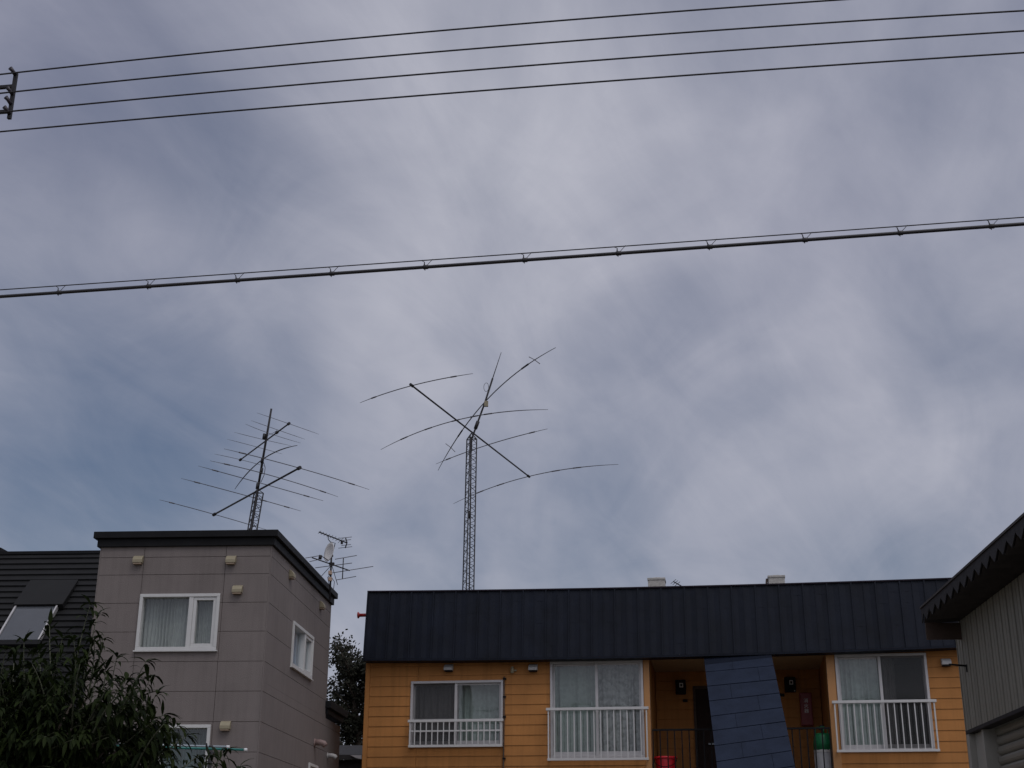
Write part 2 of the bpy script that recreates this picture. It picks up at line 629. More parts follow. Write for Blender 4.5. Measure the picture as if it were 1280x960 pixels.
def band(u, z, extra=0.0):
    t = (z - zb) / (ZT - zb)
    return A.pt(u, zb_(u) + (zt_(u) - zb_(u)) * t, O_B + (O_T - O_B) * t + extra)


roof = MB()
zb = Z_EAVE + 0.03
k = 0
step = 0.2145
u = RL
while u < RR - 0.01:
    u2 = min(u + step, RR)
    j = random.uniform(-0.003, 0.003)
    j2 = random.uniform(-0.005, 0.005)
    nz_ = 6
    for i in range(nz_):     # gently dished metal pans
        za, zc = zb + (ZT - zb) * i / nz_, zb + (ZT - zb) * (i + 1) / nz_
        e1, e2 = (random.uniform(-0.003, 0.003) for _ in range(2))
        roof.add([band(u, za, j), band((u + u2) / 2, za, j - 0.006 + e1), band(u2, za, j2),
                  band(u2, zc, j2), band((u + u2) / 2, zc, j - 0.006 + e1), band(u, zc, j)],
                 [(0, 1, 4, 5), (1, 2, 3, 4)])
    h = 0.024 if k % 2 == 0 else 0.009
    w = 0.012 if k % 2 == 0 else 0.007
    a, b_ = band(u, zb - 0.005, h), band(u, ZT - 0.004, h)
    roof.add([band(u - w, zb - 0.005, -0.004), band(u + w, zb - 0.005, -0.004), band(u + w, zb - 0.005, h), band(u - w, zb - 0.005, h),
              band(u - w, ZT - 0.004, -0.004), band(u + w, ZT - 0.004, -0.004), band(u + w, ZT - 0.004, h), band(u - w, ZT - 0.004, h)],
             [(0, 3, 2, 1), (4, 5, 6, 7), (0, 1, 5, 4), (1, 2, 6, 5), (2, 3, 7, 6), (3, 0, 4, 7)])
    u = u2
    k += 1
# drip edge, underside, left flank, deck
for i in range(12):
    ua, uc = RL - 0.01 + (RR - RL + 0.01) * i / 12, RL - 0.01 + (RR - RL + 0.01) * (i + 1) / 12
    roof.hexa([A.pt(ua, zb_(ua) - 0.045, O_B + 0.022), A.pt(uc, zb_(uc) - 0.045, O_B + 0.022), A.pt(uc, zb_(uc) - 0.045, 0.03), A.pt(ua, zb_(ua) - 0.045, 0.03),
               A.pt(ua, zb_(ua) - 0.006, O_B + 0.022), A.pt(uc, zb_(uc) - 0.006, O_B + 0.022), A.pt(uc, zb_(uc) - 0.006, 0.03), A.pt(ua, zb_(ua) - 0.006, 0.03)])
roof.prism([A.pt(RL, zb, O_B - 0.01), A.pt(RL, ZT - 0.01, O_T - 0.01), A.pt(RL, ZT - 0.1, -dep - 0.2), A.pt(RL, zb, -dep - 0.2)],
           A.pt(RL, 0), A.pt(RL + 0.03, 0))
roof.box(A, RL + 0.03, RR, ZT - 0.16, ZT - 0.12, -dep - 0.2, O_T - 0.03)
roof_o = roof.build('roof', 'navy_metal', apt)
mb = MB()
for i in range(12):
    ua, uc = RL - 0.012 + (RR - RL + 0.012) * i / 12, RL - 0.012 + (RR - RL + 0.012) * (i + 1) / 12
    mb.hexa([A.pt(ua, zt_(ua) - 0.005, O_T + 0.03), A.pt(uc, zt_(uc) - 0.005, O_T + 0.03), A.pt(uc, zt_(uc) - 0.005, O_T - 0.1), A.pt(ua, zt_(ua) - 0.005, O_T - 0.1),
             A.pt(ua, zt_(ua) + 0.02, O_T + 0.03), A.pt(uc, zt_(uc) + 0.02, O_T + 0.03), A.pt(uc, zt_(uc) + 0.02, O_T - 0.1), A.pt(ua, zt_(ua) + 0.02, O_T - 0.1)])
mb.build('roof_cap', 'navy_cap', roof_o)
for xl, xr, yt, yb, nm in ((810, 831, 722, 737, 0), (960.5, 981, 719, 731, 1)):
    Q = A.moved(-3.2)
    a, b_, z0, z1 = rect(xl, xr, yt, yb, Q)
    mb = MB()
    mb.box(Q, a, b_, ZT - 0.2, z1, -0.4, 0.0)
    mb.box(Q, a - 0.012, b_ + 0.012, z1 - 0.05, z1 + 0.0, -0.41, 0.012)
    mb.box(Q, a + 0.1, b_ - 0.1, z1 + 0.003, z1 + 0.03, -0.3, -0.1)
    if nm:
        mb2 = MB()
        mb2.box(Q, a - 0.05, a - 0.016, ZT - 0.2, z1 - 0.06, -0.4, -0.02)
        mb2.build('flashing', 'shed_brown', roof_o)
    mb.build('chimney', 'chimney', roof_o, 0.008)


def apt_window(W, curtains, split, parent=apt, net=None, fw=0.045, material='silver_aluminium', deep=-0.05):
    u0, u1, z0, z1 = W
    mb = MB()
    frame_rect(mb, A, u0, u1, z0, z1, fw, -0.12, 0.035)
    um = u0 + (u1 - u0) * split
    mb.box(A, um - 0.025, um + 0.025, z0 + fw, z1 - fw, -0.05, 0.01)
    frm = mb.build('window', material, parent, 0.004)
    for a, b_, o in ((u0 + fw, um + 0.02, -0.075), (um - 0.02, u1 - fw, -0.035)):
        sh = MB()
        frame_rect(sh, A, a + 0.002, b_ - 0.002, z0 + fw + 0.002, z1 - fw - 0.002, 0.032, o - 0.012, o + 0.012, 0.07)
        sh.build('sash', material, frm)
        pane(A, a + 0.034, b_ - 0.034, z0 + fw + 0.072, z1 - fw - 0.034, o, frm)
    for (t0, t1, m_, fd, oo) in curtains:
        curtain(A, u0 + (u1 - u0) * t0, u0 + (u1 - u0) * t1, z0 + 0.06, z1 - 0.02, -0.24 + oo, m_, frm, fd)
    if net:
        nb = MB()
        a, b_ = u0 + (u1 - u0) * net[0], u0 + (u1 - u0) * net[1]
        nb.add([A.pt(a, z0 + fw, -0.008), A.pt(b_, z0 + fw, -0.008), A.pt(b_, z1 - fw, -0.008), A.pt(a, z1 - fw, -0.008)], [(0, 1, 2, 3)])
        nb.build('insect_screen', 'net_screen', frm)
    dark_room(A, u0 - 0.02, u1 + 0.02, z0 - 0.1, z1 + 0.05, frm)
    return frm


w1 = apt_window(W1, [(0.0, 0.5, 'curtain_dark', 8, 0), (0.42, 1.02, 'lace_green', 7, -0.05)], 0.49, net=(0.04, 0.49))
tag(w1, 'short sliding window with a low barred guard')
mb = MB()
mb.box(A, W1[0] + 0.05, W1[0] + (W1[1] - W1[0]) * 0.47, W1[2] + 0.50, W1[2] + 0.52, -0.020, -0.011)
mb.build('screen_bar', 'silver_aluminium', w1)
w2 = apt_window(W2, [(0.0, 0.5, 'lace_green', 6, 0), (0.49, 0.95, 'lace_figured', 6, 0), (0.90, 1.0, 'curtain_dark', 3, -0.06)], 0.5)
w3 = apt_window(W3, [(0.0, 0.5, 'lace_green', 8, 0), (0.5, 0.66, 'curtain_dark', 4, 0)], 0.485, net=(0.49, 0.965))


def guard(ul, ur, z_top, z_bot, n, mid=None, o=0.17, zt_over=0.03, m_='white_aluminium', inset=0.0):
    mb = MB()
    mb.box(A, ul - zt_over, ur + zt_over, z_top - 0.035, z_top + 0.012, o - 0.03, o + 0.03)
    mb.box(A, ul - 0.01, ur + 0.01, z_bot - 0.02, z_bot + 0.022, o - 0.022, o + 0.022)
    for uu in (ul + 0.012, ur - 0.012):
        mb.box(A, uu - 0.013, uu + 0.013, z_bot + 0.022, z_top - 0.035, o - 0.013, o + 0.013)
        for zz in (z_top - 0.012, z_bot):
            mb.box(A, uu - 0.012, uu + 0.012, zz - 0.012, zz + 0.010, 0.012, o - 0.031)
    if mid:
        mb.box(A, ul + 0.026, ur - 0.026, mid - 0.014, mid + 0.014, o - 0.012, o + 0.012)
    g = mb.build('guard_rail', m_, apt, 0.003)
    for i in range(1, n + 1):
        uu = ul + (ur - ul) * i / (n + 1)
        b2 = MB()
        b2.box(A, uu - 0.009, uu + 0.009, z_bot + 0.023, z_top - 0.036, o + 0.0125 if mid else o - 0.009, o + 0.027 if mid else o + 0.009)
        b2.build('bar', m_, g)
    return g


o_g = 0.17
g1l, g1r = uz(511.5, 918, o_g)[0], uz(627, 918, o_g)[0]
guard(g1l, g1r, uz(568, 900, o_g)[1], uz(568, 932.5, o_g)[1], 15, uz(568, 913.5, o_g)[1])
guard(uz(684.8, 915, o_g)[0], uz(809.5, 915, o_g)[0], uz(747, 885, o_g)[1], uz(747, 949, o_g)[1], 14)
guard(uz(1044.5, 910, o_g)[0], uz(1171, 905, o_g)[0], uz(1107, 876, o_g)[1], uz(1107, 938.5, o_g)[1], 14)


def hood(P, x, y, w, h, d, parent, material, shade, o=0.0):
    """wedge-shaped wall vent hood"""
    u_, z_ = P.uz(x, y, o)
    q = P.pt
    mb = MB()
    prof = [q(u_ - w / 2, z_ + h / 2, o), q(u_ - w / 2, z_ + h * 0.35, o + d * 0.55), q(u_ - w / 2, z_ - h * 0.1, o + d), q(u_ - w / 2, z_ - h / 2, o + d), q(u_ - w / 2, z_ - h / 2, o)]
    mb.prism(prof, q(u_ - w / 2, 0), q(u_ + w / 2, 0))
    b_ = mb.build('vent_hood', material, parent, 0.006)
    mb = MB()
    mb.box(P, u_ - w / 2 + 0.012, u_ + w / 2 - 0.012, z_ - h / 2 - 0.022, z_ - h / 2 - 0.002, o + 0.002, o + d * 0.9)
    mb.build('grille', shade, b_)
    return b_


for x, y in ((561.5, 834), (666.8, 834), (1182, 827)):
    hood(A, x, y + 0.5, 0.165, 0.12, 0.12, apt, 'vent_white', 'black_metal', 0.012)
# little wall lamp / junction fitting
u_, z_ = uz(641, 838)
mb = MB()
mb.lathe(A.pt(u_, z_ - 0.06, 0.06), [(0.02, 0), (0.034, 0.01), (0.03, 0.10), (0.012, 0.125)], 14)
mb.box(A, u_ + 0.02, u_ + 0.075, z_ - 0.02, z_ + 0.005, 0.012, 0.05)
mb.build('cable_entry', 'beige_plastic', apt)
# thin rusty downpipe with clips
u_, zt_ = uz(630.6, 846)
mb = MB()
mb.tube([A.pt(u_, zt_ - 0.0, 0.045), A.pt(u_ + 0.004, zt_ - 0.8, 0.045), A.pt(u_ - 0.004, zt_ - 1.7, 0.045), A.pt(u_, 0.4, 0.045)], 0.013, 8)
dp = mb.build('downpipe', 'rust_pipe', apt)
for yy in (848.5, 871, 896, 948):
    _, zz = uz(630.6, yy)
    mb = MB()
    mb.box(A, u_ - 0.018, u_ + 0.036, zz - 0.02, zz + 0.01, 0.013, 0.062)
    mb.build('clip', 'black_metal', dp)

# entrance door, transom, meters on the landing wall
mb = MB()
frame_rect(mb, B, door_hole[0] + 0.004, door_hole[1] - 0.004, Z_LAND, door_hole[3] - 0.004, 0.045, -0.1, 0.03)
_, ztr = B.uz(876, 860.5)
mb.box(B, door_hole[0] + 0.05, door_hole[1] - 0.05, ztr - 0.02, ztr + 0.02, -0.08, 0.025)
df = mb.build('door_frame', 'rust_pipe', apt)
mb = MB()
mb.box(B, door_hole[0] + 0.05, door_hole[1] - 0.05, Z_LAND + 0.03, ztr - 0.021, -0.09, -0.04)
for i in range(5):
    uu = door_hole[0] + 0.13 + i * 0.16
    mb.box(B, uu, uu + 0.012, Z_LAND + 0.1, ztr - 0.1, -0.0395, -0.034)
dr = mb.build('door', 'door_brown', apt)
uh, zh = B.uz(889, 930)
mb = MB()
mb.box(B, uh - 0.05, uh + 0.07, zh - 0.015, zh + 0.015, -0.0335, 0.02)
mb.build('handle', 'steel_pole', dr)
mb = MB()
mb.box(B, door_hole[0] + 0.05, door_hole[1] - 0.05, ztr + 0.021, door_hole[3] - 0.05, -0.06, -0.05)
mb.build('transom_pane', 'lace_pale', df)
for x, y, xw, yw, sx, sy in ((851, 859.5, 13, 18, 851.5, 856.5), (987.5, 856.5, 14, 18.5, 989, 853)):
    a, b_, z0, z1 = rect(x - xw / 2, x + xw / 2, y - yw / 2, y + yw / 2, B)
    mb = MB()
    mb.box(B, a, b_, z0, z1, 0.012, 0.10)
    mt = mb.build('electric_meter', 'black_metal', apt, 0.012)
    us_, zs_ = B.uz(sx, sy, 0.1)
    mb = MB()
    frame_rect(mb, B, us_ - 0.036, us_ + 0.036, zs_ - 0.042, zs_ + 0.042, 0.018, 0.101, 0.112)
    mb.build('dial', 'label_grey', mt)
    mb = MB()
    u2_, z2_ = B.uz(x + 5.5 if x < 900 else x - 10, y + (16.5 if x < 900 else 12.5))
    mb = MB()
    mb.box(B, u2_ - 0.045, u2_ + 0.045, z2_ - 0.025, z2_ + 0.025, 0.012, 0.05)
    mb.build('bell_box', 'black_metal', apt)
mb = MB()
u2_, z2_ = B.uz(993.3, 863.3, 0.1)
mb.box(B, u2_ - 0.012, u2_ + 0.012, z2_ - 0.012, z2_ + 0.012, 0.101, 0.108)
mb.build('seal', 'label_grey', mt)

# landing railing
o_r = 0.02
rl, rr = R_L + 0.02, R_R - 0.02
_, zr = uz(925, 911, o_r)
mb = MB()
mb.box(A, rl, rr, zr - 0.02, zr + 0.012, o_r - 0.02, o_r + 0.02)
mb.box(A, rl, rr, Z_LAND + 0.08, Z_LAND + 0.105, o_r - 0.012, o_r + 0.012)
rail = mb.build('railing', 'black_metal', apt)
n = 24
for i in range(n + 1):
    uu = rl + 0.012 + (rr - rl - 0.024) * i / n
    mb = MB()
    mb.box(A, uu - 0.0105, uu + 0.0105, (Z_LAND + 0.002) if i % 8 == 0 else Z_LAND + 0.106, zr - 0.0205, o_r - 0.0105, o_r + 0.0105)
    mb.build('baluster', 'black_metal', rail)

# ------------------------------------------------------------------ things on the landing
ub, _ = uz(832, 955, -0.3)
zt_b = uz(832, 946, -0.3)[1]
hb = zt_b - Z_LAND
bucket = thing('bucket', 'bright red plastic bucket behind the black landing railing', 'bucket', A.pt(ub, Z_LAND, -0.3), A.yaw)
mb = MB()
mb.lathe(A.pt(ub, Z_LAND, -0.3), [(0.13, 0), (0.135, 0.01), (0.185, hb - 0.04), (0.178, hb - 0.02), (0.172, hb - 0.03), (0.125, 0.02)], 28)
mb.build('tub', 'red_plastic', bucket)
mb = MB()
prof = [(0.186, hb - 0.045), (0.205, hb - 0.04), (0.205, hb), (0.186, hb), (0.186, hb - 0.045)]
n = 28
vs, fs = [], []
for r, h in prof[:-1]:
    for k in range(n):
        a = 2 * math.pi * k / n
        vs.append(A.pt(ub + r * math.cos(a), Z_LAND + h, -0.3 + r * math.sin(a)))
for i in range(4):
    for k in range(n):
        fs.append((i * n + k, i * n + (k + 1) % n, ((i + 1) % 4) * n + (k + 1) % n, ((i + 1) % 4) * n + k))
mb.add(vs, fs, True)
mb.build('rim', 'red_plastic_rim', bucket)
mb = MB()
mb.tube([A.pt(ub + 0.203 * math.cos(a), Z_LAND + hb - 0.05 - 0.14 * math.sin(a * 1.0), -0.3 + 0.01 + 0.215 * math.sin(a)) for a in [math.pi * i / 14 for i in range(15)]], 0.007, 6)
mb.build('handle', 'black_metal', bucket)

# gas cylinder
ug0, ug1, _, _ = rect(1017, 1042, 917, 940, A, -0.35)
ugc, rg = (ug0 + ug1) / 2 - 0.01, (ug1 - ug0) / 2 * 0.98
zg_t = uz(1030, 917, -0.35)[1]
zg_m = uz(1030, 940, -0.35)[1]
gc = thing('gas_cylinder', 'gas cylinder with green shoulder and grey body behind the landing railing', 'gas cylinder', A.pt(ugc, Z_LAND, -0.35), A.yaw)
base = A.pt(ugc, Z_LAND, -0.35)
mb = MB()
hm, ht = zg_m - Z_LAND, zg_t - Z_LAND
mb.lathe(base, [(rg * 0.86, 0), (rg * 0.9, 0.03), (rg, 0.08), (rg, hm - 0.002)], 28)
mb.build('body', 'gas_grey', gc)
mb = MB()
mb.lathe(base, [(rg * 1.003, hm - 0.001), (rg * 1.003, hm + (ht - hm) * 0.5), (rg * 0.93, hm + (ht - hm) * 0.8), (rg * 0.7, ht)], 28)
mb.build('shoulder', 'gas_green', gc)
mb = MB()
nseg = 30
vs, fs = [], []
for k in range(nseg):
    a = 2 * math.pi * k / nseg
    j = 0.018 * noise.noise(V((k * 0.9, 3.1, 0)))
    for h in (hm - 0.015 + j, hm + 0.03 + 1.6 * j):
        vs.append(base + V((math.cos(a), math.sin(a), 0)) * (rg * 1.012) + V((0, 0, h)))
for k in range(nseg):
    k2 = (k + 1) % nseg
    fs.append((2 * k, 2 * k2, 2 * k2 + 1, 2 * k + 1))
mb.add(vs, fs, True)
mb.build('worn_band', 'label_grey', gc)
mb = MB()
mb.tube([base + V((0, 0, ht - 0.01)), base + V((0, 0, ht + 0.12))], 0.02, 10)
mb.tube([base + V((0, 0, ht + 0.07)), base + V((-0.1, -0.03, ht + 0.10))], 0.018, 8)
mb.lathe(base + V((0, 0, ht + 0.12)), [(0.035, 0), (0.04, 0.012), (0.035, 0.03)], 12)
mb.build('valve', 'steel_dark', gc)
mb = MB()
for k in range(10):
    pass
mb.tube([base + V((rg * 0.7 * math.cos(a), rg * 0.7 * math.sin(a), ht + 0.10)) for a in [math.radians(20 + 24 * i) for i in range(12)]], 0.012, 6)
for a in (30, 150, 270):
    aa = math.radians(a)
    mb.tube([base + V((rg * 0.72 * math.cos(aa), rg * 0.72 * math.sin(aa), ht - 0.02)), base + V((rg * 0.7 * math.cos(aa), rg * 0.7 * math.sin(aa), ht + 0.10))], 0.01, 6)
mb.build('collar', 'gas_green', gc)

# extinguisher cabinet with its three characters
a, b_, z0, z1 = rect(1000, 1015, 867, 908, B)
ex = thing('extinguisher_box', 'tall dark red fire extinguisher box with white characters on the landing wall', 'extinguisher box', B.pt((a + b_) / 2, z0, 0.012), A.yaw)
mb = MB()
mb.box(B, a, b_, z0, z1, 0.012, 0.16)
mb.build('cabinet', 'red_box', ex, 0.008)
mb = MB()
mb.box(B, a + 0.014, b_ - 0.014, z0 + 0.02, z1 - 0.02, 0.1605, 0.170)
mb.build('door', 'red_box', ex, 0.004)
for i, (ch, yy) in enumerate((('\u6d88', 876), ('\u706b', 882.6), ('\u5668', 889))):
    fc = bpy.data.curves.new('character', 'FONT')
    fc.body = ch
    fc.size = 0.088
    fc.align_x = 'CENTER'
    fc.align_y = 'CENTER'
    fc.extrude = 0.0015
    tmp = bpy.data.objects.new('tmp', fc)
    COL.objects.link(tmp)
    bpy.context.view_layer.update()
    dg = bpy.context.evaluated_depsgraph_get()
    me = bpy.data.meshes.new_from_object(tmp.evaluated_get(dg))
    bpy.data.objects.remove(tmp)
    me.materials.clear()
    me.materials.append(MATS['paint_white'])
    o = bpy.data.objects.new('character', me)
    COL.objects.link(o)
    _, zc = B.uz(1008, yy, 0.17)
    wm = Matrix.Translation(B.pt((a + b_) / 2, zc, 0.1725)) @ Matrix.Rotation(-A.yaw, 4, 'Z') @ Matrix.Rotation(math.pi / 2, 4, 'X')
    for v in me.vertices:
        v.co = ROOT_INV[ex.name] @ (wm @ v.co)
    o.parent = ex

# red flue stub at the left end of the roof
red = thing('flue_pipe', 'short red flanged flue pipe sticking out of the navy roof end', 'flue pipe', A.pt(RL, 6.3, -0.1), A.yaw)
um_, zm_ = A.uz(452, 769, -0.05)
mb = MB()
mb.tube([A.pt(RL + 0.02, zm_, -0.05), A.pt(A.uz(450, 769, -0.05)[0], zm_, -0.05)], 0.032, 12)
mb.build('pipe', 'red_pipe', red)
ue = A.uz(447.3, 769, -0.05)[0]
mb = MB()
mb.lathe(A.pt(ue, zm_, -0.05), [(0.06, 0), (0.062, 0.015), (0.034, 0.035), (0.032, 0.05)], 16, A.u)
mb.build('flange', 'red_pipe', red)

# thin aerial arm behind the roof edge
Q = A.moved(-4.5)
p0, p1 = Q.uz(841.5, 726.8), Q.uz(852, 733)
arm = thing('aerial', 'thin slanting aerial arm just above the navy roof edge', 'aerial', Q.pt(p1[0], ZT - 0.02), A.yaw)
mb = MB()
mb.tube([Q.pt(p0[0], p0[1]), Q.pt(p1[0] + 0.12, p1[1] - 0.07)], 0.012, 6)
mb.tube([Q.pt(p1[0] + 0.1, ZT - 0.04), Q.pt(p1[0] + 0.1, p1[1] - 0.05)], 0.016, 6)
mb.build('boom', 'steel_dark', arm)
for t in (0.02, 0.25, 0.5):
    cpt = Q.pt(p0[0], p0[1]).lerp(Q.pt(p1[0], p1[1]), t)
    mb = MB()
    mb.tube([cpt + V((-0.03, 0.22, 0.0)), cpt + V((0.03, -0.22, 0.0))], 0.006, 6)
    mb.build('element', 'steel_dark', arm)

# ------------------------------------------------------------------ slanting blue roof over the outside stairs
az = math.radians(5.0)
el = math.radians(40.0)
up = V((math.sin(az) * math.cos(el), math.cos(az) * math.cos(el), math.sin(el)))
top_c = hit(923, 827, A.p + A.o * 0.42, A.o)
cross = (V((math.cos(az), -math.sin(az), 0.115))).normalized()
nrm = cross.cross(up).normalized()
if nrm.z < 0:
    nrm = -nrm


def stair(x, y):
    return hit(x, y, top_c, nrm)


TL, TR = stair(881, 831.5), stair(965, 822)
BL, BR = stair(896.5, 960), stair(994, 960)
BL2, BR2 = TL + (BL - TL) * 1.62, TR + (BR - TR) * 1.58
canopy = thing('stair_roof', 'slanting dark blue shingle roof over the stairs leading up to the landing', 'stair roof', V((BL2.x, BL2.y, 0)), 0)


def sp(s_, t, h=0.0):
    """s across 0..1, t down 0..1 (t=1 at the lower end)"""
    return TL.lerp(TR, s_).lerp(BL2.lerp(BR2, s_), t) + nrm * h


mb = MB()
# courses: their lines in the picture, measured at the left edge
rows_l = [840.5, 858.5, 877, 896, 914, 933, 953]
rows_r = [832.5, 850, 867, 885, 902.5, 920.5, 939]
tl = [0.0]
tr_ = [0.0]
for yl, yr in zip(rows_l, rows_r):
    xl = 881 + (896.5 - 881) * (yl - 831.5) / (960 - 831.5)
    xr = 965 + (994 - 965) * (yr - 822) / (960 - 822)
    tl.append((stair(xl, yl) - TL).length / (BL2 - TL).length)
    tr_.append((stair(xr, yr) - TR).length / (BR2 - TR).length)
dl, dr2 = tl[-1] - tl[-2], tr_[-1] - tr_[-2]
while tl[-1] + dl < 1.0:
    tl.append(tl[-1] + dl)
    tr_.append(tr_[-1] + dr2)


def sq(s_, tl_, tr2, h=0.0):
    a_, b2 = TL.lerp(BL2, tl_), TR.lerp(BR2, tr2)
    return a_.lerp(b2, s_) + nrm * h


for i in range(len(tl) - 1):
    cuts = [0.0]
    js = [0.36, 0.72, 0.30, 0.66, 0.38, 0.62]
    cuts += [js[i % 6] + random.uniform(-0.05, 0.05)]
    if i % 2:
        cuts.append(cuts[-1] + 0.33)
    cuts = [x for x in cuts if x < 0.95] + [1.0]
    for s0, s1 in zip(cuts, cuts[1:]):
        e0 = 0.0 if s0 == 0 else 0.0025
        e1 = 0.0 if s1 == 1 else 0.0025
        h0 = 0.004 + random.uniform(0, 0.002)
        h1 = 0.009 + random.uniform(0, 0.003)
        g = 0.03 * (tl[i + 1] - tl[i])
        mb.hexa([sq(s0 + e0, tl[i + 1] - g, tr_[i + 1] - g, 0.002), sq(s1 - e1, tl[i + 1] - g, tr_[i + 1] - g, 0.002), sq(s1 - e1, tl[i], tr_[i], 0.002), sq(s0 + e0, tl[i], tr_[i], 0.002),
                 sq(s0 + e0, tl[i + 1] - g, tr_[i + 1] - g, h1), sq(s1 - e1, tl[i + 1] - g, tr_[i + 1] - g, h1), sq(s1 - e1, tl[i], tr_[i], h0), sq(s0 + e0, tl[i], tr_[i], h0)])
mb.build('shingles', 'blue_slate', canopy)
mb = MB()
mb.hexa([sp(0.004, 1, -0.09), sp(0.996, 1, -0.09), sp(0.996, 0.004, -0.09), sp(0.004, 0.004, -0.09), sp(0.004, 1, 0), sp(0.996, 1, 0), sp(0.996, 0.004, 0), sp(0.004, 0.004, 0)])
mb.build('roof_board', 'blue_joint_shade', canopy)
mb = MB()
ex_l, ex_r = (TL - BL2).normalized() * 0.55, (TR - BR2).normalized() * 0.45
mb.hexa([TL - nrm * 0.09, TR - nrm * 0.09, TR + ex_r - nrm * 0.09, TL + ex_l - nrm * 0.09, TL, TR, TR + ex_r, TL + ex_l])
mb.build('eave_shade_slab', 'blue_joint_shade', canopy)  # dark slab added to imitate the shadowed gap below the main eave
for s_, t in ((0.06, 0.94), (0.94, 0.94), (0.06, 0.5), (0.94, 0.5)):
    p = sp(s_, t, -0.095)
    mb = MB()
    mb.tube([V((p.x, p.y, 0.0)), p], 0.035, 8)
    mb.build('post', 'black_metal', canopy)

# ------------------------------------------------------------------ grey panelled house
H = Plane(CAM + ray(333, 790) * 20.9, 3.9)
hu = H.uz
UC = hu(331, 820)[0]                     # front corner
UH0 = hu(118.5, 750)[0]
S = Plane(H.pt(UC, 0), 3.9)              # its right-hand side: u runs back into the picture
S.u, S.o = -H.o, H.u
Z_W = 6.60                               # wall top under the cornice
ZROWS = [hu(340, 695)[1], hu(339, 716.9)[1], hu(337, 752.5)[1], hu(333.75, 788.75)[1], hu(331.25, 826.25)[1], hu(328.1, 863.75)[1], hu(325.6, 901.9)[1], hu(322.5, 940)[1]]
d_ = (ZROWS[1] - ZROWS[-1]) / 6
while ZROWS[-1] > 0.6:
    ZROWS.append(ZROWS[-1] - d_)
house = thing('grey_house', 'grey panelled house tower with white windows and a black cornice, dark slope beside it', 'house', H.pt(-1.3, 0), H.yaw)
HW1 = rect(172.5, 273, 742.5, 813, H)
HW2 = rect(196, 261, 906, 985, H)
S_END = S.uz(412, 800)[0]                # far end of the upper storeys
S_END2 = S.uz(424, 940)[0]               # far end of the ground floor
SW1 = (S.uz(364.5, 805)[0], S.uz(390, 815)[0], S.uz(377, 842)[1], S.uz(377, 785)[1])
SW2 = (S.uz(385.5, 955)[0], S.uz(396, 960)[0], 2.3, S.uz(386, 953.5)[1])


def panels(mb, P, u0, u1, ztop, zbot, rows, joints, holes, gap=0.007, o=0.0):
    zs = [ztop] + [z for z in rows if zbot < z < ztop] + [zbot]
    us = [u0] + [j for j in joints if u0 < j < u1] + [u1]
    for za, zb2 in zip(zs, zs[1:]):
        for ua, ub2 in zip(us, us[1:]):
            a_ = ua + (gap / 2 if ua != u0 else 0)
            b2 = ub2 - (gap / 2 if ub2 != u1 else 0)
            cut_wall(mb, P, a_, b2, zb2 + (gap / 2 if zb2 != zbot else 0), za - (gap / 2 if za != ztop else 0), holes, o - 0.014, o)


j1, j2 = hu(181, 690)[0], hu(283, 690)[0]
mb = MB()
panels(mb, H, UH0 + 0.02, UC - 0.022, Z_W, 0.3, ZROWS, (j1, j2), [HW1, HW2])
panels(mb, S, 0.022, S_END - 0.002, Z_W, 4.45, ZROWS, (), [SW1, SW2])
panels(mb, S, 0.022, S_END2 - 0.002, 4.4485, 0.3, ZROWS, (), [SW1, SW2])
mb.build('wall', 'grey_panel', house)
mb = MB()   # corner strip
mb.box(H, UC - 0.019, UC - 0.001, 0.3, Z_W, -0.018, -0.0005)
mb.box(H, UH0, UH0 + 0.017, 0.3, Z_W, -2.0, -0.0005)
mb.build('corner_strip', 'grey_panel', house)
mb = MB()
cut_wall(mb, H, UH0 + 0.02, UC - 0.02, 0.3, Z_W, [HW1, HW2], -0.15, -0.0145)
cut_wall(mb, S, 0.16, S_END - 0.01, 4.45, Z_W, [SW1], -0.15, -0.0145)
cut_wall(mb, S, 0.16, S_END2 - 0.01, 0.3, 4.449, [SW2], -0.15, -0.0145)
mb.box(H, UH0 + 0.018, UH0 + 0.15, 0.3, Z_W, -S_END + 0.01, -0.16)                 # left flank
mb.box(H, UH0 + 0.02, UC - 0.03, 0.3, Z_W, -S_END, -S_END + 0.12)                # rear
mb.box(H, UH0 + 0.02, UC - 0.03, 0.3, 4.40, -S_END2 + 0.0, -S_END2 + 0.12)
mb.box(H, UH0 + 0.02, UC - 0.05, Z_W - 0.12, Z_W - 0.02, -S_END + 0.13, -0.16)   # flat roof
mb.box(H, UH0 + 0.02, UC - 0.05, 4.36, 4.44, -S_END2 + 0.13, -S_END - 0.01)
mb.build('wall_backing', 'panel_joint', house)
# two-step black cornice
mb = MB()


def ring(mb, o, z0, z1, w=0.16):
    mb.box(H, UH0 - o, UC + o, z0, z1, -w, o)
    mb.box(S, w, S_END + o, z0, z1, -w, o)
    mb.box(H, UH0 - o, UH0 + w, z0, z1, -S_END - o, -w)
    mb.box(H, UH0 + w, UC - w, z0, z1, -S_END - o, -S_END + w)


z_c = hu(235, 663.2, 0.09)[1]
z_m = hu(235, 672.2, 0.05)[1]
ring(mb, 0.045, Z_W - 0.035, z_m - 0.002)
ring(mb, 0.10, z_m + 0.0, z_c)
mb.build('cornice', 'cornice_metal', house, 0.006)
